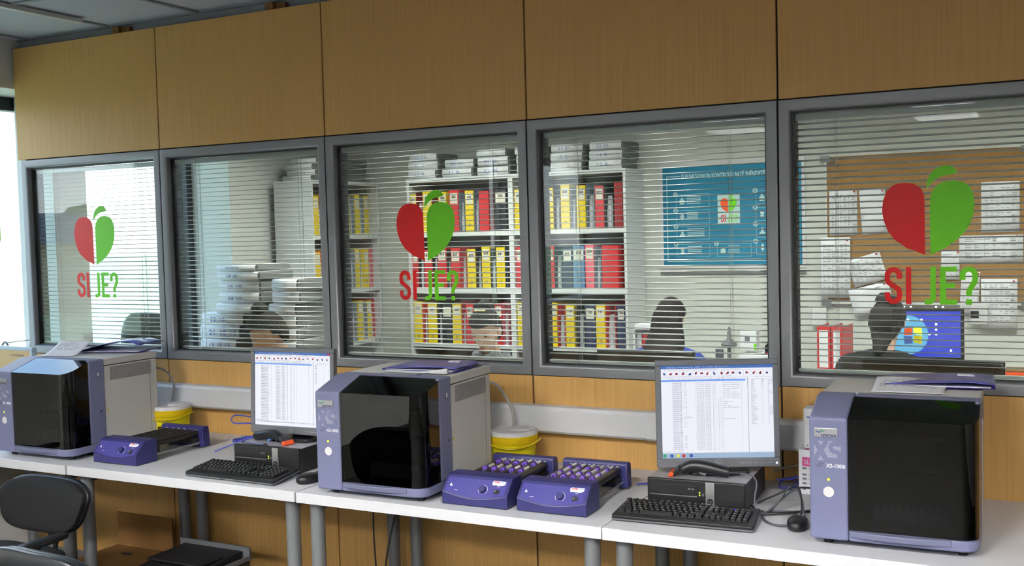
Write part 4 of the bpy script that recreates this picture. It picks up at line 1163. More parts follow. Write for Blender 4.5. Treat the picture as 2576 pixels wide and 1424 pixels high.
# ------------------------------------------------------------------ office chairs
def office_chair(x, y, rz, lab, back_top=.80, arms=True, leather=False, nm='office_chair', sz=.455, sl=.28, bo=.0, az=.648):
    t = thing(nm, lab, 'chair', (x, y, 0), rz)      # faces local +y; the backrest is at -y
    fb = 'chair_leather' if leather else 'chair_fabric'
    b_ = MB(); b_.sup((0, 0, sz), (.245, .235, .045), .45, .45, 32, 12); b_.build('seat', fb, t)
    h0 = sz + .075; hb = back_top - h0; cz = (back_top + h0) / 2
    b_ = MB(); b_.sup((0, 0, cz), (.235, .032, hb / 2), .55, .55, 36, 18)
    for v in b_.bm.verts:
        k = (v.co.z - h0) / hb
        v.co.x *= .86 + .22 * min(1, k * 1.25) - .10 * max(0, k - .72) / .28
        v.co.y += -.255 - bo + .35 * v.co.x ** 2 - .05 * k
    b_.build('backrest', fb, t)
    b_ = MB(); b_.sup((0, -.022, cz), (.238, .022, hb / 2 + .005), .55, .55, 36, 18)
    for v in b_.bm.verts:
        k = (v.co.z - h0) / hb
        v.co.x *= .86 + .22 * min(1, k * 1.25) - .10 * max(0, k - .72) / .28
        v.co.y += -.255 - bo + .35 * v.co.x ** 2 - .05 * k
    b_.build('back_shell', 'chair_leather' if leather else 'chair_plastic', t)
    b_ = MB(); b_.tube(smooth_path([(0, -.10, sz - .055), (0, -.27 - bo, sz - .045), (0, -.315 - bo, sz + .045), (0, -.315 - bo, sz + .165)], 5), .022, 10); b_.build('back_bar', 'chair_plastic', t)
    b_ = MB(); b_.cyl((0, 0, .10), (0, 0, sz - .035), .028, n=16); b_.build('gas_column', 'chair_plastic', t)
    for i in range(5):
        a = 2 * PI * i / 5 + .3
        c_, s_ = math.cos(a), math.sin(a)
        b_ = MB(); b_.tube([(0, 0, .10), (.5 * sl * c_, .5 * sl * s_, .09), (sl * c_, sl * s_, .07)], [.03, .022, .016], 10); sp = b_.build('base_spoke', 'chair_plastic', t)
        b_ = MB(); b_.cyl((sl * c_ - .018 * s_, sl * s_ + .018 * c_, .028), (sl * c_ + .018 * s_, sl * s_ - .018 * c_, .028), .027, n=16); b_.build('caster', 'rubber', sp)
    if arms:
        for s in (-1, 1):
            b_ = MB(); b_.tube(smooth_path([(s * .20, .02, .42), (s * .285, .02, .44), (s * .285, .0, az - .06), (s * .28, -.02, az - .013)], 5), .014, 10); ar = b_.build('arm_support', 'chair_plastic', t)
            b_ = MB(); b_.sup((s * .278, -.02, az), (.026, .135, .014), .6, .5, 20, 8); b_.build('arm_pad', 'chair_leather', t)
    return t
office_chair(1.27, -1.235, R(180), 'charcoal office chair facing away from the left desk, with armrests', .735, az=.575)
office_chair(2.28, -1.46, R(-4), 'nearest dark office chair, only its rounded backrest top in view', .79, False, True)
office_chair(.62, -1.30, R(180), 'office chair at the left edge behind the charcoal one with armrests', .735)

# ------------------------------------------------------------------ under the desks
t = thing('laser_printer', 'black laser printer standing on the floor under the left desk', 'printer', (1.33, -.70, .0005), R(0))
b_ = MB(); b_.box(0, .40, 0, .42, 0, .265); b_.build('printer_body', 'printer', t, bevel=.012, seg=3)
b_ = MB(); b_.prism([(.06, .266), (.40, .266), (.40, .305), (.30, .30), (.10, .275)], 'x', .03, .37); b_.build('paper_ramp', 'printer', t, bevel=.004)
b_ = MB(); b_.box(-.004, .404, .405, .418, .26, .322); b_.box(.396, .404, .10, .405, .262, .285); b_.build('edge_rim', 'printer_edge', t, bevel=.003)
b_ = MB(); b_.box(.05, .35, .16, .30, .2995, .3065); b_.build('output_slot', 'inner_black', t)
b_ = MB(); b_.box(.05, .11, .03, .055, .2655, .269); b_.build('button', 'printer_edge', t)
b_ = MB(); b_.box(.15, .165, .035, .04, .2655, .268); b_.build('status_light', 'orange', t)
t = thing('cardboard_box', 'flat brown cardboard box on the floor under the left desk', 'box', (.80, -.60, .0005), R(0))
MB().box(0, .36, 0, .42, 0, .20).build('carton', 'cardboard', t, bevel=.003)
MB().box(.0, .36, .421, .426, .2, .36).build('flap', 'cardboard', t); MB().box(.02, .34, -.0, .13, .2005, .204).build('flap', 'cardboard', t)
b_ = MB(); b_.box(.14, .20, .30, .33, .2004, .2012); b_.build('print', 'black_text', t)

# small wire easel on the window sill at the left edge
t = thing('wire_stand', 'small grey metal A-shaped stand on the outside window sill', 'stand', (-.19, .02, ZS + .0225))
b_ = MB()
for yy in (-.03, .15):
    b_.tube(smooth_path([(.075, yy, .0), (.03, yy, .22), (.010, yy, .262), (-.010, yy, .262), (-.03, yy, .22), (-.075, yy, .0)], 5), .0055, 8)
b_.build('legs', 'leg_grey', t)
b_ = MB()
for z, xx in ((.262, 0), (.16, .043), (.08, .058), (.16, -.043)): b_.cyl((xx, -.03, z), (xx, .15, z), .0025, n=6)
b_.build('cross_wire', 'leg_grey', t)
# ------------------------------------------------------------------ bookcases
def bookcase(x, y, rz, w, d, shelves, top, lab, bays=1):
    t = thing('bookcase', lab, 'bookcase', (x, y, 0), rz)     # front at local y=0, opens to -y
    W = w * bays
    b_ = MB()
    for i in range(bays + 1):
        xx = W * i / bays
        b_.box(xx - (.018 if i else 0), xx + (0 if i else .018), 0, d, 0, top) if i in (0, bays) else b_.box(xx - .018, xx + .018, 0, d, 0, top)
    b_.build('side_panel', 'shelf_white', t, bevel=.001)
    MB().box(-.004, W + .004, -.004, d, top, top + .028).build('top_board', 'shelf_white', t, bevel=.001)
    MB().box(.018, W - .018, d - .008, d - .001, .05, top).build('back_panel', 'shelf_back', t)
    for i in range(bays):
        a, b2 = W * i / bays + .0185, W * (i + 1) / bays - .0185
        for z in shelves:
            MB().box(a, b2, .004, d - .008, z - .028, z).build('shelf', 'shelf_white', t, bevel=.001)
    return t
SH = [1.682, 1.288, .905, .50, .08]
bookcase(.800, 2.50, 0, .826, .33, SH, 2.035, 'tall white two-bay bookcase full of binders against the back wall', 2)
bookcase(.350, 2.00, R(90), .80, .33, SH, 2.04, 'tall white bookcase in the corner, its plain side towards the partition')

def binder(name_lab, col, x, y, z, w, h, rz, kind, tagc=True, word='', grp='binders on the bookcases'):
    """kind s: spine out; o: open side out with the paper edges showing. front at local y=0"""
    t = thing('ring_binder', name_lab, 'binder', (x, y, z), rz, grp)
    D = .255
    if kind == 's':
        b_ = MB(); b_.box(0, w, 0, .003, 0, h); b_.box(0, .0025, .003, D, 0, h); b_.box(w - .0025, w, .003, D, 0, h); b_.build('cover', BIND[col], t, bevel=.0008)
        MB().box(.005, w - .005, .02, D - .012, .006, h - .03).build('pages', 'paper_dim', t)
        if tagc:
            b_ = MB(); b_.box(.007, w - .007, -.0008, .0006, h * .68, h * .93); lb = b_.build('spine_label', 'tag', t)
            if word:
                b_ = MB(); txt(b_, word, .026 if len(word) < 4 else .016, face_front(w / 2, -.001, h * .81), 'CENTER', sx=.9, bold=.0008); b_.build('label_print', 'black_text', lb, recalc=False)
        b_ = MB(); b_.lathe([(.006, 0), (.0095, 0)], 16, T=face_front(w / 2, -.0006, h * .16)); b_.build('finger_ring', 'key_edge', t)
    else:
        b_ = MB(); b_.box(0, .0025, 0, D, 0, h); b_.box(w - .0025, w, 0, D, 0, h); b_.box(0, w, D - .003, D, 0, h); b_.build('cover', BIND[col], t, bevel=.0008)
        rnd = random.Random(int(x * 1000 + z * 77)); k = rnd.uniform(-.3, .3)
        b_ = MB()
        def P(u, v):
            bulge = math.sin(PI * (v * .8 + .2)) * .35 + .65
            return (w * .5 + (u - .5) * w * .78 * bulge + w * .10 * k * math.sin(PI * v), .012 + .012 * abs(u - .5) * 2 + .003 * math.sin(u * 40 + v * 3), v * h * .74)
        b_.grid(P, 10, 8); b_.grid(lambda u, v: tuple(Vector(P(u, 1)) + Vector((0, v * (D - .03), 0))), 10, 1)
        b_.build('pages', 'paper_dim', t)
    return t

def U(u):                       # measured stations mapped to metres along the front of the back bookcase
    a = (u - 1288) / 2638.288
    return 4.87546 + (.8883 * a - .45926) / (.45852 * a + .88691) * (2.5 + 3.78361)
ROWN = ['top', 'second', 'third', 'fourth']
BAY1 = [
    [('yellow', 1033, 1050, 's', '471'), ('darkred', 1050, 1066, 'o', ''), ('yellow', 1067, 1088, 's', '482'), ('darkred', 1090, 1104, 'o', ''), ('yellow', 1106, 1126, 's', '490'), ('red', 1133, 1156, 's', '485'), ('grey', 1158, 1171, 'o', ''), ('yellow', 1173, 1194, 's', '492'), ('grey', 1195, 1207, 'o', ''), ('red', 1208, 1232, 's', ''), ('black', 1247, 1276, 's', '500')],
    [('red', 1033, 1051, 's', 'B12'), ('black', 1052, 1065, 'o', ''), ('red', 1066, 1086, 's', 'B14'), ('black', 1087, 1099, 'o', ''), ('red', 1100, 1122, 's', 'B15'), ('black', 1123, 1132, 'o', ''), ('red', 1133, 1156, 's', 'B17'), ('red', 1158, 1172, 'o', ''), ('yellow', 1174, 1195, 's', '837'), ('black', 1197, 1210, 'o', ''), ('yellow', 1211, 1232, 's', '839'), ('black', 1233, 1246, 'o', ''), ('yellow', 1247, 1269, 's', '841'), ('black', 1270, 1276, 'o', '')],
    [('yellow', 1035, 1057, 's', '560'), ('red', 1058, 1070, 'o', ''), ('yellow', 1071, 1094, 's', '561'), ('black', 1095, 1107, 'o', ''), ('black', 1108, 1132, 's', ''), ('yellow', 1133, 1155, 's', '566'), ('red', 1156, 1167, 'o', ''), ('red', 1168, 1186, 's', 'B41'), ('black', 1188, 1199, 'o', ''), ('red', 1200, 1222, 's', 'B42'), ('black', 1224, 1238, 'o', ''), ('red', 1240, 1258, 's', 'B43'), ('pink', 1260, 1275, 'o', '')],
    [('black', 1040, 1060, 's', '601'), ('yellow', 1070, 1092, 's', '603'), ('red', 1102, 1124, 's', '604'), ('grey', 1132, 1150, 's', '605'), ('black', 1156, 1178, 's', '606')]]
BAY2 = [
    [('yellow', 1297, 1318, 's', '843'), ('black', 1320, 1334, 'o', ''), ('yellow', 1340, 1358, 's', '844'), ('yellow', 1376, 1394, 's', '844'), ('black', 1396, 1411, 'o', ''), ('yellow', 1413, 1435, 's', '845'), ('grey', 1437, 1451, 'o', ''), ('yellow', 1453, 1475, 's', '848'), ('grey', 1477, 1497, 'o', ''), ('red', 1499, 1521, 's', 'B72'), ('black', 1523, 1545, 'o', ''), ('darkred', 1547, 1568, 's', '')],
    [('red', 1297, 1315, 's', 'B51'), ('black', 1317, 1330, 'o', ''), ('red', 1336, 1356, 's', 'B52'), ('red', 1374, 1393, 's', 'B54'), ('navy', 1395, 1412, 'o', ''), ('navy', 1414, 1438, 's', '057'), ('blue', 1440, 1469, 's', '058'), ('pink', 1471, 1493, 's', '059'), ('grey', 1495, 1511, 'o', ''), ('red', 1513, 1554, 's', '')],
    [('yellow', 1297, 1318, 's', '701'), ('black', 1320, 1334, 'o', ''), ('yellow', 1340, 1360, 's', '702'), ('yellow', 1380, 1397, 's', '703'), ('red', 1399, 1417, 'o', ''), ('yellow', 1419, 1440, 's', '704'), ('black', 1447, 1466, 'o', ''), ('navy', 1468, 1493, 's', '705'), ('yellow', 1495, 1518, 's', '747'), ('red', 1520, 1544, 'o', ''), ('navy', 1548, 1568, 's', '706')],
    [('yellow', 1300, 1320, 's', '801'), ('red', 1382, 1398, 's', '802'), ('yellow', 1402, 1424, 's', '803'), ('black', 1426, 1440, 'o', ''), ('yellow', 1442, 1464, 's', '804'), ('black', 1470, 1490, 's', '805')]]
FULLC = {'darkred': 'dark red', 'navy': 'navy', 'grey': 'grey', 'cobalt': 'cobalt'}
for bi, (bay, bn) in enumerate(((BAY1, 'left'), (BAY2, 'right'))):
    for ri, row in enumerate(bay):
        for i, (col, u0, u1, kd, wd) in enumerate(row):
            x0, x1 = max(U(u0), .822 + .826 * bi), min(U(u1), 1.606 + .826 * bi)
            if x1 - x0 < .012: x1 = x0 + .012
            h = .283 + .008 * ((i * 7 + ri) % 3 - 1)
            cn = FULLC.get(col, col)
            lab = ('%s binder spine, %s from left, %s shelf, %s bay, back bookcase' if kd == 's' else '%s binder with paper edges out, %s from left, %s shelf, %s bay, back bookcase') % (cn, (ORD + ['thirteenth', 'fourteenth'])[i], ROWN[ri], bn)
            binder(lab, col, x0, 2.515, SH[ri] + .0005, x1 - x0, h, 0, kd, wd != '' or (col == 'black' and kd == 's'), wd)
ROWA = [[('yellow', 1.0, 'o'), ('yellow', 2.035, 's'), ('darkred', 2.085, 'o'), ('yellow', 2.135, 's'), ('grey', 2.20, 'o'), ('yellow', 2.265, 's'), ('grey', 2.33, 'o'), ('yellow', 2.395, 's'), ('grey', 2.46, 'o'), ('yellow', 2.52, 's'), ('grey', 2.58, 'o'), ('yellow', 2.635, 's')],
        [('yellow', 2.035, 's'), ('red', 2.085, 'o'), ('yellow', 2.135, 's'), ('red', 2.20, 'o'), ('yellow', 2.265, 's'), ('grey', 2.33, 'o'), ('yellow', 2.385, 's'), ('grey', 2.45, 'o'), ('yellow', 2.50, 's'), ('grey', 2.565, 'o'), ('yellow', 2.61, 's'), ('pink', 2.675, 'o')],
        [('yellow', 2.035, 's'), ('red', 2.085, 'o'), ('yellow', 2.135, 's'), ('grey', 2.20, 'o'), ('yellow', 2.265, 's'), ('red', 2.33, 'o'), ('yellow', 2.385, 's'), ('grey', 2.45, 'o'), ('yellow', 2.52, 's'), ('grey', 2.58, 'o'), ('yellow', 2.63, 's'), ('red', 2.685, 'o')]]
ROWA[0] = ROWA[0][1:]
for ri, row in enumerate(ROWA):
    for i, (col, y0, kd) in enumerate(row):
        w_ = .058 if kd == 's' else .050
        lab = '%s binder %s, %s from the near end, %s shelf, corner bookcase' % (FULLC.get(col, col), 'spine' if kd == 's' else 'with paper edges out', ORD[i], ROWN[ri])
        binder(lab, col, .335, y0, SH[ri] + .0005, w_, .278 + .006 * (i % 3), R(90), kd, True, '')

# ------------------------------------------------------------------ tied paper bundles
def bundle(x, y, z, rz, w, d, h, lab, num, grp):
    t = thing('paper_bundle', lab, 'paper bundle', (x, y, z), rz, grp)
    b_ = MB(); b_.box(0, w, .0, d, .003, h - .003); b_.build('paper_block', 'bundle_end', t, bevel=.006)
    b_ = MB()
    prof = [(d * .98, 0), (.0, 0), (-.010, h * .2), (-.012, h * .5), (-.008, h * .85), (.0, h), (d * .98, h)]
    A = [b_.V((.0, p[0], p[1])) for p in prof]; B = [b_.V((w * .97, p[0], p[1])) for p in prof]
    for i in range(len(prof) - 1): b_.F([A[i], B[i], B[i + 1], A[i + 1]])
    b_.build('wrapper', 'paper', t, solid=.0015)
    b_ = MB()
    xx = w * .55
    b_.tube([(xx, d * .9, h + .002), (xx, 0, h + .002), (xx, -.0135, h * .5), (xx, 0, -.0005)], .0016, 6)
    b_.tube([(xx, -.014, h * .5), (xx + .03, -.018, h * .35), (xx + .035, -.018, h * .1)], .0012, 5)
    b_.build('string', 'string', t)
    if num:
        b_ = MB(); txt(b_, num, h * .55, face_front(w * .22, -.0138, h * .28), sx=1.1, spacing=1.25, depth=.0006); b_.build('handwriting', 'biro', t, recalc=False)
    return t
GS = 'tied paper bundles'
rnd = random.Random(4)
# on the back bookcase
XT = [.82, 1.10, 1.37, 1.66, 1.93, 2.20]
for ci, x in enumerate(XT):
    z = 2.0635
    for li in range(3 if ci != 1 else 2):
        h = (.062, .055, .05)[li]
        bundle(x + rnd.uniform(-.01, .01), 2.52 + rnd.uniform(-.004, .02), z, R(rnd.uniform(-3, 3)), .235 + rnd.uniform(-.01, .01), .27, h,
               'tied paper bundle %s in the %s pile from left, above back bookcase' % (['at the bottom', 'second from below', 'on top'][li], ORD[ci]), ('12 B', '11 B', '22 05', '03 06', '')[(ci + li) % 5], GS)
        z += h + .004
# on the corner bookcase, facing the lab
for ci, yy in enumerate((2.05, 2.42)):
    z = 2.0685
    for li in range(4 if ci == 0 else 3):
        h = (.034, .036, .04, .036)[li] if ci == 0 else (.055, .05, .05)[li]
        bundle(.07 + (.03 * (li % 2)) if ci == 0 else .06, yy + .012 * li, z, R(rnd.uniform(-2, 2)), .25, .28, h,
               'paper bundle %s of the %s pile atop the corner bookcase' % (['lowest', 'second from below', 'third from below', 'uppermost'][li], ['near', 'far'][ci]), '', GS)
        z += h + .003

# ------------------------------------------------------------------ credenza with bundles below the outside window
t = thing('low_shelf', 'low dark shelf unit with a brown top below the office window, carrying paper bundles', 'shelf', (-.03, 1.16, 0))
MB().box(0, .98, -.02, .40, .955, .985).build('top_board', 'oak_top', t, bevel=.003)
b_ = MB(); b_.box(0, .02, 0, .40, 0, .955); b_.box(.96, .98, 0, .40, 0, .955); b_.box(.02, .96, .385, .40, 0, .955); b_.build('carcass', 'black_binder' if False else 'mon_dark', t)
for z in (.58, .22): MB().box(.02, .96, .01, .385, z - .02, z).build('shelf', 'oak_top', t)
cols = ['darkred', 'red', 'navy', 'grey', 'cobalt', 'navy', 'navy', 'cobalt', 'cobalt', 'green', 'black', 'black', 'black', 'black', 'black']
xx = -.005
for i, col in enumerate(cols):
    w_ = .058
    binder('%s binder with tall pale label, %s from the window end, low shelf' % (FULLC.get(col, col), (ORD + ['thirteenth', 'fourteenth', 'fifteenth'])[i]), col, xx, 1.172, .5805, w_, .325, 0, 's', True, '', 'binders in the low shelf')
    xx += w_ + .0035
def cb(x, y, z, rz, w, h, lab, num): bundle(x, y, z, rz, w, .30, h, lab, num, GS)
zb = .986
for li, (x, w, h, num, pos) in enumerate(((.105, .30, .068, '19 10 15', 'lowest'), (.100, .33, .085, '21 10 15', 'second from below'), (.105, .35, .070, '22 10', 'third from below'), (.24, .33, .060, '', 'fourth from below'), (.262, .335, .068, '20 10', 'fifth from below'), (.262, .33, .066, '26 10', 'sixth from below'), (.262, .34, .052, '19 10', 'seventh from below'), (.255, .32, .040, '17 10 15', 'topmost'))):
    cb(x, 1.165 + .004 * (li % 3), zb, R(-2 + li % 3), w, h, 'white paper bundle, %s in the tall pile on the low shelf' % pos, num)
    zb += h + .003
zb = .986
for li in range(6):
    h = .07
    bundle(.655 + (.03 if li > 3 else .0), 1.17, zb, R(rnd.uniform(-3, 3)), .20, .28, h, 'short paper bundle, %s in the pile near the corner bookcase' % ['lowest', 'second from below', 'third from below', 'fourth from below', 'fifth from below', 'topmost'][li], '', GS)
    zb += h + .004
sheet(-.02, 1.15, .987, R(-4), .13, .20, lambda u, v: .001 + .006 * u * v, 'loose white papers at the window end of the low shelf', 0, 'paper_sheet')

# ------------------------------------------------------------------ desks of the office
def odesk(x0, x1, y0, y1, lab):
    t = thing('office_desk', lab, 'desk', (x0, y0, 0)); w = x1 - x0; d = y1 - y0
    MB().box(0, w, 0, d, .722, .75).build('tabletop', 'shelf_white', t, bevel=.002)
    for a in (.04, w - .04):
        for b2 in (.05, d - .05): MB().cyl((a, b2, 0), (a, b2, .722), .025, n=16).build('leg', 'leg_grey', t)
odesk(1.80, 4.95, .16, .98, 'long white office desk along the far side of the glass partition')
odesk(2.52, 5.2, 2.22, 2.84, 'white office desk along the back wall below poster and cork board')

def flat_monitor(x, y, rz, w, h, zc, lab, screen):
    t = thing('computer_monitor', lab, 'monitor', (x, y, .7505), rz)     # screen faces local -y
    b0 = zc - .7505
    f = MB(); f.box(-w / 2, w / 2, -.02, 0, b0, b0 + .018); f.box(-w / 2, w / 2, -.02, 0, b0 + h - .018, b0 + h); f.box(-w / 2, -w / 2 + .018, -.02, 0, b0 + .018, b0 + h - .018); f.box(w / 2 - .018, w / 2, -.02, 0, b0 + .018, b0 + h - .018)
    f.build('bezel', 'mon_dark', t, bevel=.002)
    s_ = MB(); s_.box(-w / 2 + .016, w / 2 - .016, -.012, -.008, b0 + .016, b0 + h - .016); so = s_.build('screen', 'screen_blue' if screen else 'inner_black', t)
    b_ = MB(); b_.box(-w / 2 + .004, w / 2 - .004, -.008, .012, b0 + .004, b0 + h - .004); b_.box(-w * .3, w * .3, .012, .035, b0 + .06, b0 + h - .06); b_.build('rear_shell', 'mon_dark', t, bevel=.006)
    b_ = MB(); b_.box(-.03, .03, .012, .03, .012, b0 + .12); b_.build('neck', 'mon_dark', t)
    b_ = MB(); b_.box(-.11, .11, -.06, .12, 0, .012); b_.build('foot', 'mon_dark', t, bevel=.003)
    if screen:
        yy = -.0128; cz = b0 + h * .48; cx = -.075
        for mm, (qx, qz) in (('orange', (-1, 1)), ('led_green', (1, 1)), ('logo_blue', (-1, -1)), ('bucket', (1, -1))):
            b_ = MB(); b_.poly([(cx + qx * .004, yy, cz + qz * .004 + .003 * qx), (cx + qx * .048, yy, cz + qz * .003 - .004), (cx + qx * .044, yy, cz + qz * .045 - .006), (cx + qx * .002, yy, cz + qz * .044 + .004 * qx)]); b_.build('logo_pane', mm, so, recalc=False)
        b_ = MB(); b_.lathe([(0, 0), (.11, 0)], 28, T=face_front(cx - .03, -.0123, cz)); b_.build('glow_disc', 'screen_cyan', so)
        b_ = MB()
        for px_, pz_ in ((-.12, .21), (-.085, .21), (.045, .21), (.08, .21), (-.1, .14), (-.03, .14), (.045, .115), (.045, .085), (.01, .06), (.045, .06), (.12, -.03)):
            b_.box(px_ - .005, px_ + .005, -.0131, -.0124, b0 + .08 + pz_, b0 + .09 + pz_)
        b_.build('desktop_icons', 'led_white', so)
    return t
flat_monitor(4.25, 2.42, R(8), .375, .29, .905, 'flat monitor with a blue screen and four-coloured window emblem on the back desk', True)
flat_monitor(3.29, .52, R(184), .44, .33, .815, 'black back of a flat monitor below the teal poster, behind the glass', False)
flat_monitor(4.41, .58, R(178), .60, .36, .775, 'wide black back of a flat monitor below the cork board, behind the glass', False)

# red binders and small things on the back desk
binder('red lever-arch binder with white spine label, left of two standing on the back desk', 'red', 3.662, 2.36, .7505, .075, .335, R(-4), 's', False, '', 'red binders on the back desk')
binder('red lever-arch binder, right of two standing on the back desk', 'red', 3.742, 2.355, .7505, .062, .335, R(-4), 's', False, '', 'red binders on the back desk')
for o in [q for q in bpy.data.objects if q.get('group') == 'red binders on the back desk']:
    w_ = .075 if 'left of two' in o['label'] else .062
    MB().box(.012, w_ - .012, -.0012, .0005, .10, .315).build('spine_label', 'paper', o)
t = thing('document_tray', 'pale upright paper holder with red folders on the back desk left of the long-haired person', 'tray', (2.56, 2.30, .7505))
MB().box(0, .012, 0, .22, 0, .30).build('side_panel', 'shelf_white', t); MB().box(.012, .11, .205, .22, 0, .20).build('rear_panel', 'shelf_white', t); MB().box(.012, .11, 0, .205, 0, .01).build('tray_base', 'shelf_white', t)
b_ = MB(); b_.box(.02, .05, .012, .20, .012, .28); b_.build('papers', 'paper_dim', t); b_ = MB(); b_.box(.056, .068, .012, .2, .012, .27); b_.build('red_folder', BIND['red'], t)
t = thing('paper_stack', 'white sheets lying across the upright paper holder on the back desk', 'paper', (2.57, 2.29, 1.055)); MB().box(0, .13, 0, .2, 0, .012).build('sheets', 'paper', t); 
MB().box(.005, .12, .002, .2, .0125, .03).build('sheets', 'paper', t)
t = thing('desk_lamp_head', 'grey mushroom-shaped holder on the back desk below the poster', 'desk ornament', (3.13, 2.42, .7505))
MB().lathe([(0, 0), (.03, 0), (.03, .01), (.012, .02), (.012, .19), (.045, .20), (.05, .215), (.03, .235), (.012, .245), (.012, .285), (0, .285)], 20).build('holder_body', 'leg_grey', t)
t = thing('carton', 'small white carton with green print on the back desk below the poster', 'box', (3.175, 2.50, .92)); MB().box(0, .10, 0, .07, 0, .115).build('carton_body', 'paper', t, bevel=.001)
b_ = MB(); b_.box(.03, .06, -.0008, .001, .05, .09); b_.build('carton_print', 'grey_text', t); b_ = MB(); b_.box(.085, .10, -.0008, .001, .002, .04); b_.build('green_print', 'green_vinyl', t)
t = thing('paper_tray', 'stack of white trays with papers on the back desk below the poster', 'tray', (3.10, 2.40, .7505))
for z in (.0, .055, .11): MB().box(.07, .40, 0, .28, z, z + .012).build('tray_shelf', 'mon_dark', t, bevel=.002)
for xx in (.08, .38): MB().box(xx, xx + .01, .24, .26, .012, .11).build('tray_post', 'mon_dark', t)
MB().box(.09, .30, .01, .26, .1225, .150).build('papers', 'paper', t); MB().box(.10, .37, .02, .26, .0125, .04).build('papers', 'paper', t)
t = thing('tape_dispenser', 'black and red tape dispenser on the stacked trays below the poster', 'dispenser', (3.385, 2.50, .878))
b_ = MB(); b_.prism([(-.06, 0), (.08, 0), (.08, .02), (.05, .03), (.03, .09), (-.02, .11), (-.06, .07)], 'y', 0, .05); b_.build('dispenser_body', 'mon_dark', t, bevel=.004)
b_ = MB(); b_.cyl((.0, -.002, .055), (.0, .052, .055), .03, n=24); b_.build('tape_roll', 'cable_white', t); b_ = MB(); b_.box(-.05, .01, -.001, .0, .005, .03); b_.build('red_mark', 'red_print', t)
t = thing('orange_box', 'orange box at the right end of the back desk', 'box', (4.645, 2.30, .7505)); MB().box(0, .20, 0, .15, 0, .12).build('carton', 'orange', t, bevel=.002); MB().box(.0, .20, -.001, .15, .121, .127).build('box_lid', 'cardboard', t)
t = thing('mobile_phone', 'dark phone standing by the back wall below the poster', 'phone', (3.02, 2.50, .7505), R(10)); MB().box(0, .05, 0, .012, 0, .17).build('phone_body', 'cable_slate', t, bevel=.003)
cable('wall_cable', [(3.585, 2.835, 1.05), (3.62, 2.83, .97), (3.635, 2.83, .86), (3.66, 2.82, .76)], .005, 'cable_black', 'black cable running down the back wall left of the red binders')
cable('wall_cable', [(3.575, 2.83, .93), (3.61, 2.82, .87), (3.66, 2.80, .80), (3.71, 2.75, .757)], .005, 'cable_black', 'lower black cable sloping to the back desk beside the red binders')
t = thing('wall_socket', 'white wall socket beside the red binders', 'socket', (3.585, 2.849, 1.10)); MB().box(-.045, .045, -.03, 0, -.06, .06).build('socket_body', 'trunk', t, bevel=.006)
t = thing('wall_box', 'white wall fixture with a black front to the right of the blue monitor', 'fixture', (4.49, 2.849, 1.13)); MB().box(-.05, .05, -.05, 0, -.06, .06).build('socket_body', 'trunk', t, bevel=.01); MB().box(-.045, .0, -.054, -.05, -.02, .02).build('black_front', 'mon_dark', t)

# ------------------------------------------------------------------ poster and cork board on the back wall
YW = YB - .0008
t = thing('wall_poster', 'teal health-check poster with a white heart card on the back wall', 'poster', (2.560, YW, 1.405))
PW, PH = .945, .70
MB().box(0, PW, -.006, 0, 0, PH).build('poster_board', 'trunk', t, bevel=.001)
ps = MB().box(.022, PW - .022, -.0075, -.006, .020, PH - .035).build('poster_sheet', 'poster', t)
MB().box(-.002, PW + .002, -.012, 0, -.035, -.022).build('lower_strip', 'leg_grey', t)
b_ = MB(); y_ = -.0082
def frame(x0, x1, z0, z1, w=.0035, gap=0):
    for a in ((x0, z0, x1, z0 + w), (x0, z0, x0 + w, z1), (x1 - w, z0, x1, z1)): b_.box(a[0], a[2], y_ , y_ + .0004, a[1], a[3])
    if not gap: b_.box(x0, x1, y_, y_ + .0004, z1 - w, z1)
frame(.048, PW - .05, .045, PH - .095, .005, 1); b_.box(.048, .145, y_, y_ + .0004, PH - .1, PH - .095)
txt(b_, 'SI FUNKSIONON KONTROLLI BAZ\u00cb SH\u00cbNDET\u00cbSOR', .042, face_front(.150, y_, PH - .115), sx=.62, bold=.0012)
nn = 0
cells = [(1, .10, .40), (2, .10, .295), (3, .10, .19), (4, .10, .075), (5, .37, .075), (6, .625, .085), (7, .625, .195), (8, .625, .30), (9, .625, .405)]
for num, xx, zz in cells:
    frame(xx + .012, xx + .235, zz, zz + .085, .002)
    b_.cyl((xx + .008, y_ - .0001, zz + .085), (xx + .008, y_ + .0006, zz + .085), .016, n=18)
    for q in range(5):
        b_.box(xx + .085, xx + .20 - .02 * ((q * 3 + num) % 3), y_, y_ + .0004, zz + .066 - q * .011, zz + .071 - q * .011)
    k = num % 4
    if k == 0: b_.cyl((xx + .052, y_, zz + .05), (xx + .052, y_ + .0004, zz + .05), .013, n=14); b_.box(xx + .04, xx + .064, y_, y_ + .0004, zz + .018, zz + .036)
    elif k == 1: b_.box(xx + .036, xx + .068, y_, y_ + .0004, zz + .018, zz + .05); b_.box(xx + .044, xx + .06, y_, y_ + .0004, zz + .05, zz + .062)
    elif k == 2: b_.prism([(xx + .034, zz + .05), (xx + .07, zz + .05), (xx + .052, zz + .02)], 'y', y_, y_ + .0004); b_.cyl((xx + .052, y_, zz + .058), (xx + .052, y_ + .0004, zz + .058), .01, n=12)
    else: b_.box(xx + .034, xx + .07, y_, y_ + .0004, zz + .022, zz + .034); b_.box(xx + .044, xx + .06, y_, y_ + .0004, zz + .034, zz + .062)
b_.build('poster_print', 'poster_ink', ps)
b_ = MB()
for num, xx, zz in cells: txt(b_, str(num), .026, face_front(xx + .0005, y_ - .0004, zz + .076), bold=.0008)
b_.build('numerals', 'poster', ps, recalc=False)
b_ = MB(); b_.box(.39, .535, y_ - .0002, y_ + .001, .28, .475); cd = b_.build('white_card', 'poster_ink', ps)
s_ = .36
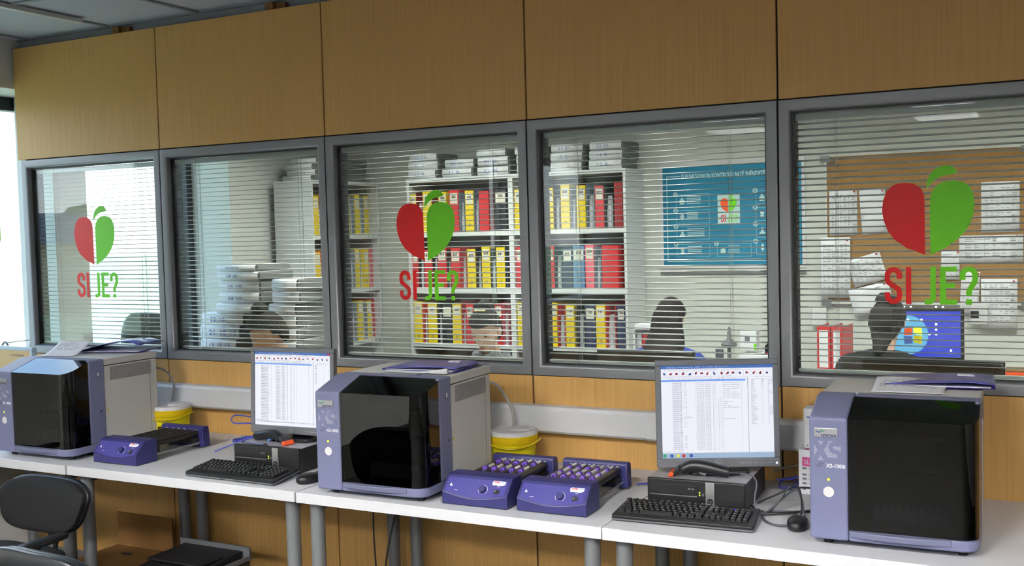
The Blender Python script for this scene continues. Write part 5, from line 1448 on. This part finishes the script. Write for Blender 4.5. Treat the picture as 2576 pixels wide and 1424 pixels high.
for nm, shp, mm in (('red_half', HEART_L, 'orange'), ('green_half', HEART_R, 'green_vinyl'), ('leaf', LEAF, 'green_vinyl')):
    b_ = MB(); b_.poly([(.462 + p[0] * s_, y_ - .0006, .36 + (p[1] - 1.56) * s_) for p in shp]); b_.build(nm, mm, cd, recalc=False)
for fn, mm in ((letters_si, 'red_vinyl'), (letters_je, 'green_vinyl')):
    b_ = MB(); fn(b_, 0)
    for v in b_.bm.verts: v.co = Vector((.462 + v.co.x * s_, y_ - .0006, .298 + v.co.z * s_))
    b_.build('card_lettering', mm, cd, recalc=False)

t = thing('cork_board', 'large framed cork board pinned with papers on the back wall', 'board', (3.640, YW, 1.20))
MB().box(0, 1.09, -.016, 0, 0, .88).build('cork_sheet', 'cork', t)
b_ = MB(); b_.box(-.015, 1.105, -.024, 0, .88, .905); b_.box(-.015, 0, -.024, 0, .0, .88); b_.box(1.09, 1.105, -.024, 0, 0, .88); b_.box(-.015, 1.105, -.024, 0, -.02, 0); b_.build('board_frame', 'cork_frame', t, bevel=.002)
for xx, zz in ((-.01, .87), (1.10, .87), (-.01, -.01), (1.1, -.01)):
    MB().box(xx - .03, xx + .03, -.028, 0, zz - .02, zz + .02).build('corner_clip', 'leg_grey', t)
b_ = MB(); txt(b_, 'RE', .04, Matrix.Translation((.02, -.0252, .825)) @ Matrix.Rotation(R(90), 4, 'X') @ Matrix.Rotation(R(35), 4, 'Z')); b_.build('board_lettering', 'cable_slate', t, recalc=False)
def note(x, z, w, h, rot, lab, lines=8, table_=False, dy=0.):
    t = thing('pinned_paper', lab, 'paper', (x, YW - .0175 - dy, z), 0); 
    T = Matrix.Rotation(R(rot), 4, 'Y')
    b_ = MB(); b_.grid(lambda u, v: (w * u, -.0006 - .004 * math.sin(PI * u) * (1 - v), h * v), 4, 4, T); b_.build('hanging_sheet', 'paper', t, solid=.0006)
    r_ = random.Random(lab); b_ = MB(); lines = lines * 2 if lines > 2 else lines
    for i in range(lines):
        v = .88 - i * .78 / lines
        for q in range(6):
            if r_.random() < .3: continue
            u0 = .1 + q * .14; b_.box(w * u0, w * (u0 + r_.uniform(.06, .13)), -.0052, -.0048, h * v - .003, h * v, T)
    if table_:
        for q in range(6): b_.box(w * (.1 + q * .15), w * (.1 + q * .15) + .001, -.0052, -.0048, h * .1, h * .85, T)
    b_.build('print', 'paper_ink', t, recalc=False)
    b_ = MB(); b_.sup((w * .9, -.006, h * .95), (.006, .006, .006), 1, 1, 10, 6, T); b_.build('pin', 'pin_red', t)
note(3.652, 1.60, .165, .28, 0, 'ruled table sheet pinned at the upper left of the cork board', 8, True)
note(3.845, 1.60, .15, .27, -4, 'plain sheet pinned beside the ruled table at the upper left of the cork board', 1)
note(4.502, 1.60, .20, .29, 0, 'printed sheet pinned at the upper right of the cork board', 8)
note(4.385, 1.43, .335, .155, 0, 'wide printed table sheet pinned at the right of the cork board', 5, True, .001)
note(4.285, 1.33, .10, .17, 1, 'small white sheet pinned right of the board centre, below the green half heart', 4, False, .002)
note(3.60, 1.22, .175, .37, 0, 'tall ruled sheet hanging over the left edge of the cork board', 10, True, .010)
note(3.80, 1.28, .20, .17, -17, 'crooked printed sheet on the lower left of the cork board', 6, False, .003)
note(3.80, 1.10, .24, .17, -14, 'crooked plain sheet hanging below the crooked printed one', 1, False, .012)
note(4.385, 1.14, .10, .24, 3, 'sheet hanging at the lower middle of the cork board', 3, False, .010)
note(4.50, 1.045, .19, .29, 0, 'long list pinned at the lower right of the cork board', 9, False, .011)
# ------------------------------------------------------------------ people
def add_head(mb, c, yaw, pitch, s=1., roll=0.):
    T = Matrix.Translation(c) @ Matrix.Rotation(yaw, 4, 'Z') @ Matrix.Rotation(pitch, 4, 'X') @ Matrix.Rotation(roll, 4, 'Y') @ Matrix.Scale(s, 4)
    nu, nv = 56, 40
    def pt(th, ph):
        x, y, z = math.cos(ph) * math.sin(th), -math.cos(ph) * math.cos(th), math.sin(ph)
        px, py, pz = .073 * x, .092 * y, .112 * z
        if z < 0:
            px *= 1 - .34 * (-z) ** 1.5
            if y < 0: py -= .012 * (-z) * (1 - abs(x))
            else: py *= 1 - .35 * (-z) ** 1.3
        if y < 0:
            f = max(0, -y)
            def g(x0, z0, sx, sz): return math.exp(-((px - x0) / sx) ** 2 - ((pz - z0) / sz) ** 2) * f
            py -= .017 * g(0, -.026, .011, .020) + .010 * g(0, -.008, .008, .022)     # nose
            py += .009 * (g(.031, .006, .016, .011) + g(-.031, .006, .016, .011))    # eye sockets
            py -= .004 * (g(.030, .024, .022, .008) + g(-.030, .024, .022, .008))    # brows
            py -= .005 * g(0, -.058, .019, .006) + .004 * g(0, -.067, .016, .006)     # lips
            py -= .007 * g(0, -.095, .022, .014)                                     # chin
            py -= .004 * (g(.042, -.025, .02, .02) + g(-.042, -.025, .02, .02))      # cheeks
        return (px, py, pz)
    mb.grid(lambda u, v: pt(2 * PI * u, -PI / 2 + .02 + (PI - .04) * v), nu, nv, T)
    for sgn in (-1, 1):
        mb.sup((sgn * .076, .010, -.008), (.009, .020, .032), 1, 1, 14, 10, T)
    return T

def limb(mb, pts, rs):
    mb.tube(smooth_path(pts, 4), [rs[0] + (rs[-1] - rs[0]) * 0 if False else r for r in interp(rs, (len(pts) - 1) * 4 + 1)], 14)
    for p, r in ((pts[0], rs[0]), (pts[-1], rs[-1])): mb.sup(p, (r, r, r), 1, 1, 12, 8)
def interp(rs, n):
    out = []
    for i in range(n):
        t = i / (n - 1) * (len(rs) - 1); k = min(int(t), len(rs) - 2); out.append(rs[k] + (rs[k + 1] - rs[k]) * (t - k))
    return out
def remesh(o, v, it=6):
    k = o.modifiers.new('skin_join', 'REMESH'); k.mode = 'VOXEL'; k.voxel_size = v; k.use_smooth_shade = True
    if it:
        k = o.modifiers.new('relax', 'SMOOTH'); k.factor = .5; k.iterations = it

def person(x, y, yaw, hz, head_yaw, pitch, lab, top, hair, hm, lean=.06, hands=((-.17, -.42, .80), (.17, -.42, .80))):
    """seated; local -y is forward. hz: height of the head centre"""
    k = hz - 1.18
    J = lambda a, b, c: Vector((a, b, c))
    pel = J(0, .02, .53); ch = J(0, .02 - lean, .86 + k * .8); nb = J(0, .0 - lean * 1.5, 1.02 + k); hd = J(0, -.03 - lean * 2, hz)
    b_ = MB()
    limb(b_, [pel, J(0, .015 - lean * .4, .68 + k * .4), ch, nb - J(0, -.01, .05)], [.135, .125, .145, .085])
    for s in (-1, 1):
        b_.sup((s * .09, ch.y + .005, ch.z + .03), (.085, .085, .10), 1, 1, 16, 10)
        limb(b_, [nb - J(-s * .06, 0, .045), J(s * .165, nb.y + .02, nb.z - .075)], [.06, .062])
    limb(b_, [nb - J(0, -.015, .06), nb + J(0, -.005, .03), hd + J(0, .02, -.07)], [.062, .052, .052])
    T = add_head(b_, hd, head_yaw, pitch)
    arms = []
    for s, hnd in zip((-1, 1), hands):
        sh = J(s * .18, nb.y + .02, nb.z - .085); w = Vector(hnd); el = (sh + w) / 2 + J(s * .09, .08, -.03)
        limb(b_, [sh, el], [.052, .040]); limb(b_, [el, w], [.039, .027]); arms.append((sh, el, w))
        d = (w - el).normalized(); side = d.cross(J(0, 0, 1)).normalized(); up = side.cross(d)
        pc = w + d * .05
        limb(b_, [w, w + d * .045, w + d * .085], [.024, .030, .028])
        for q, (off, ln) in enumerate(((-.028, .062), (-.009, .072), (.010, .068), (.028, .052))):
            p0 = w + d * .082 + side * off * .9
            limb(b_, [p0, p0 + d * ln * .5 + up * .004, p0 + d * ln * .85 - up * .014, p0 + d * ln - up * .028], [.0095, .009, .0085, .0075])
        p0 = w + d * .03 + side * (-s) * .028
        limb(b_, [p0, p0 + side * (-s) * .026 + d * .025 - up * .008, p0 + side * (-s) * .034 + d * .052 - up * .016], [.011, .010, .0085])
    legs = []
    for s in (-1, 1):
        hp = J(s * .09, .0, .53); kn = J(s * .13, -.40, .52); an = J(s * .13, -.36, .09); to = J(s * .13, -.52, .035)
        limb(b_, [hp, kn], [.085, .058]); limb(b_, [kn, J(s * .13, -.36, .33), an], [.056, .054, .036]); limb(b_, [an + J(0, .03, -.045), to], [.036, .03]); legs.append((hp, kn, an, to))
    body = b_.build('person', 'skin', None, loc=(x, y, 0), rz=yaw)
    remesh(body, .0055, 4)
    tag(body, lab, 'person')
    # clothes
    c_ = MB(); g = .013
    limb(c_, [pel + J(0, 0, .035), J(0, .015 - lean * .4, .68 + k * .4), ch, nb - J(0, -.012, .055)], [.15, .14, .157, .092])
    for s in (-1, 1):
        c_.sup((s * .09, ch.y + .005, ch.z + .03), (.097, .097, .112), 1, 1, 16, 10)
        limb(c_, [nb - J(-s * .06, 0, .047), J(s * .165, nb.y + .02, nb.z - .077)], [.068, .073])
    for sh, el, w in arms: limb(c_, [sh, el], [.066, .054]); limb(c_, [el, el + (w - el) * .93], [.053, .040])
    o = c_.build('sweater', top, body); remesh(o, .009, 6)
    c_ = MB()
    for hp, kn, an, to in legs: limb(c_, [hp, kn], [.102, .072]); limb(c_, [kn, J(kn.x, -.36, .33), an], [.07, .066, .055])
    c_.sup((0, .02, .53), (.16, .13, .10)); o = c_.build('trousers', 'trousers', body); remesh(o, .010, 6)
    c_ = MB()
    for hp, kn, an, to in legs: limb(c_, [an + J(0, .03, -.048), (an + to) / 2 + J(0, 0, -.015), to + J(0, -.03, .0)], [.045, .045, .036])
    c_.build('shoes', 'rubber', body)
    # hair cap from the head shape
    c_ = MB()
    nu, nv = 120, 80; s_ = 1.075
    rows = []
    for j in range(nv + 1):
        ph = -PI / 2 * .55 + (PI / 2 * 1.55 - .03) * j / nv
        row = []
        for i in range(nu):
            th = 2 * PI * i / nu
            n = Vector((math.cos(ph) * math.sin(th), -math.cos(ph) * math.cos(th), math.sin(ph)))
            w = .0012 * math.sin(th * 31 + ph * 5) + .0008 * math.sin(th * 57)
            row.append((n, c_.V((n.x * (.073 * s_ + .004 + w), n.y * (.092 * s_ + .004 + w), n.z * (.112 * s_ + .003)), T)))
        rows.append(row)
    def face_area(n): return n.y < .30 and n.z < .50 + .05 * math.sin(n.x * 40) * 0 - .58 * max(0, n.y + .55) or (n.z < -.25 and n.y < .5)
    for j in range(nv):
        for i in range(nu):
            q = [rows[j][i], rows[j][(i + 1) % nu], rows[j + 1][(i + 1) % nu], rows[j + 1][i]]
            nn = sum((a[0] for a in q), Vector()) / 4
            if face_area(nn): continue
            c_.F([a[1] for a in q])
    c_.F([a[1] for a in rows[-1]])
    bmesh.ops.delete(c_.bm, geom=[v for v in c_.bm.verts if not v.link_faces], context='VERTS')
    ho = c_.build('hair', hm, body, solid=.012, recalc=True)
    if hair in ('bun', 'topbun'):
        c_ = MB()
        cc = T @ Vector((0, .035, .125)) if hair == 'topbun' else T @ Vector((.0, .06, .105))
        c_.sup((0, 0, 0), (.05, .046, .042), 1, 1, 22, 14)
        for v in c_.bm.verts: v.co = v.co * (1 + .06 * math.sin(v.co.x * 220 + v.co.z * 160)) + cc
        c_.build('hair_bun', hm, body)
    if hair in ('bun', 'clip'):
        c_ = MB(); c_.tube(smooth_path([T @ Vector(p) for p in ((-.03, -.01, .122), (0, -.02, .130), (.03, -.01, .122))], 5), .007, 8)
        c_.build('hair_clip', 'clip' if hair == 'bun' else 'hair_grey', body)
    if hair == 'long':
        c_ = MB(); back = J(0, .02, 0)
        pts = [hd + J(0, .03, .05), hd + J(0, .055, -.03), hd + J(0, .075, -.12), nb + J(0, .12, -.08), ch + J(0, .155, -.02), ch + J(0, .15, -.10)]
        c_.tube(smooth_path(pts, 5), interp([.078, .098, .112, .128, .13, .05], 26), 22, flat=.62)
        for v in c_.bm.verts: v.co += Vector((.004 * math.sin(v.co.x * 190), .004 * math.sin(v.co.x * 140 + v.co.z * 9), 0))
        c_.build('long_hair', hm, body)
    if hair == 'clip':
        c_ = MB(); pts = [hd + J(0, .05, .09), hd + J(0, .085, .03), hd + J(0, .085, -.06), nb + J(0, .09, .0)]
        c_.tube(smooth_path(pts, 8), interp([.03, .066, .074, .05, .015], 25), 36, flat=.75)
        for v in c_.bm.verts: v.co += Vector((.0025 * math.sin(v.co.x * 260), .002 * math.sin(v.co.x * 190), 0))
        c_.build('tied_hair', hm, body, angle=80)
        c_ = MB(); c_.sup((0, 0, 0), (.048, .042, .036), 1, 1, 24, 14)
        for v in c_.bm.verts: v.co = v.co * (1 + .07 * math.sin(v.co.x * 200 + v.co.z * 120)) + hd + J(0, .045, .115)
        c_.build('hair_bun', hm, body, angle=80)
    # face details
    for s in (-1, 1):
        c_ = MB(); c_.sup((s * .031, -.080, .004), (.0125, .006, .0022), 1, 1, 14, 6, T); c_.build('eyelid_line', 'eye', body)
        c_ = MB(); c_.sup((s * .031, -.0885, .0235), (.017, .004, .0028), 1, 1, 14, 6, T); c_.build('eyebrow', hm, body)
    c_ = MB(); c_.sup((0, -.0955, -.0625), (.020, .005, .0055), 1, 1, 18, 8, T); c_.build('lips', 'lips', body)
    return body, T, nb, ch
P1 = person(1.25, .80, R(-52), 1.165, R(-6), R(34), 'person with hair in a top bun looking down beside the paper bundles', 'cloth_black', 'topbun', 'hair_grey', .10, hands=((-.07, -.32, .665), (.07, -.32, .665)))
P2 = person(2.145, 1.33, R(4), 1.155, R(0), R(26), 'person with pinned-up hair, pale clip and patterned scarf, facing the lab and looking down', 'cloth_grey', 'bun', 'hair_dark', .08)
c_ = MB()
for i in range(3): c_.lathe([(.075 + .01 * i, 0), (.10 + .012 * i, -.012), (.112 + .012 * i, -.035), (.085 + .012 * i, -.045)], 26, P2[2] + Vector((0, -.01, .035 - .028 * i)))
for v in c_.bm.verts: v.co.y = (v.co.y - P2[2].y) * .9 + P2[2].y; v.co.z += .008 * math.sin(v.co.x * 60 + v.co.y * 40)
c_.build('scarf', 'scarf', P2[0], solid=.006)
P3 = person(2.925, 1.80, R(180 - 6), 1.155, R(0), R(10), 'person seen from behind with long brown hair, sitting below the teal poster', 'cloth_blue', 'long', 'hair_long', .04)
P4 = person(4.075, 1.72, R(180 - 12), 1.165, R(10), R(14), 'person seen from behind with clipped dark hair, facing the blue screen', 'cloth_black', 'clip', 'hair_dark', .08, hands=((-.17, -.54, .80), (.17, -.54, .80)))
office_chair(1.25, .80, R(128), 'office chair of the person with the top bun', .78, False, sz=.345, sl=.2, bo=.03)
office_chair(2.145, 1.33, R(184), 'office chair of the person wearing the scarf', .78, False, sz=.345, sl=.2, bo=.03)
office_chair(2.925, 1.80, R(-6), 'office chair of the long-haired person', .80, False, sz=.345, sl=.2, bo=.07)
office_chair(4.075, 1.72, R(-12), 'office chair of the person facing the blue screen', .80, False, sz=.345, sl=.2, bo=.03)
office_chair(.30, .86, R(0), 'tall black high-back chair beyond the leftmost pane', 1.27, False, True, 'high_back_chair')

# ------------------------------------------------------------------ world, light, camera
w = bpy.data.worlds.new('World'); SC.world = w; w.use_nodes = True
nt = w.node_tree; bg = nt.nodes['Background']
tc = nt.nodes.new('ShaderNodeTexCoord'); sx = nt.nodes.new('ShaderNodeSeparateXYZ'); nt.links.new(tc.outputs['Generated'], sx.inputs[0])
cr = nt.nodes.new('ShaderNodeValToRGB'); el = cr.color_ramp.elements
el[0].position = 0.0; el[0].color = (.95, .97, 1, 1); el[1].position = .75; el[1].color = (.30, .52, .95, 1)
e = cr.color_ramp.elements.new(.12); e.color = (.80, .90, 1, 1)
e = cr.color_ramp.elements.new(.35); e.color = (.46, .68, 1, 1)
nt.links.new(sx.outputs['Z'], cr.inputs['Fac'])
nz = nt.nodes.new('ShaderNodeTexNoise'); nz.inputs['Scale'].default_value = 3.2; nz.inputs['Detail'].default_value = 7
mp = nt.nodes.new('ShaderNodeMapping'); mp.inputs['Scale'].default_value = (1, 1, 3); nt.links.new(tc.outputs['Generated'], mp.inputs['Vector']); nt.links.new(mp.outputs['Vector'], nz.inputs['Vector'])
r2 = nt.nodes.new('ShaderNodeValToRGB'); r2.color_ramp.elements[0].position = .48; r2.color_ramp.elements[1].position = .66
nt.links.new(nz.outputs['Fac'], r2.inputs['Fac'])
mx = nt.nodes.new('ShaderNodeMix'); mx.data_type = 'RGBA'; mx.inputs[7].default_value = (1, 1, 1, 1)
nt.links.new(r2.outputs['Color'], mx.inputs[0]); nt.links.new(cr.outputs['Color'], mx.inputs[6])
nt.links.new(mx.outputs[2], bg.inputs['Color']); bg.inputs['Strength'].default_value = SKY

for (a, b) in openings:                 # portals that only guide the sampling of the sky
    l = bpy.data.lights.new('portal', 'AREA'); l.shape = 'RECTANGLE'; l.size = ZH - ZS; l.size_y = b - a; l.cycles.is_portal = True
    o = bpy.data.objects.new('sky_portal', l); COL.objects.link(o); o.location = (XG - .03, (a + b) / 2, (ZH + ZS) / 2); o.rotation_euler = (0, R(-90), 0)

cam = bpy.data.cameras.new('camera'); co = bpy.data.objects.new('camera', cam); COL.objects.link(co)
cam.sensor_width = 36; cam.sensor_fit = 'HORIZONTAL'; cam.lens = 36 * 2638.288 / 2576; cam.clip_start = .05; cam.clip_end = 400
RW = ((0.8883028020119802, 0.45851978422132844, -0.026033428802953378), (-0.4592581406281687, 0.8869117556217296, -0.04969404397596515), (0.00030365172352986997, 0.056099422613378094, 0.9984251411989161))
mw = Matrix.Identity(4)
for i in range(3):
    mw[i][0] = RW[0][i]; mw[i][1] = RW[2][i]; mw[i][2] = -RW[1][i]
mw[0][3], mw[1][3], mw[2][3] = 4.87546, -3.78361, 1.68133
co.matrix_world = mw
SC.camera = co
SC.view_settings.view_transform = 'Standard'; SC.view_settings.look = 'None'; SC.view_settings.gamma = 1; SC.view_settings.use_curve_mapping = False
SC.view_settings.exposure = EXPO
SC.cycles.max_bounces = 8; SC.cycles.diffuse_bounces = 4; SC.cycles.glossy_bounces = 4; SC.cycles.transmission_bounces = 4
SC.cycles.transparent_max_bounces = 24; SC.cycles.sample_clamp_indirect = 6; SC.cycles.caustics_reflective = False; SC.cycles.caustics_refractive = False
SC.cycles.use_denoising = True
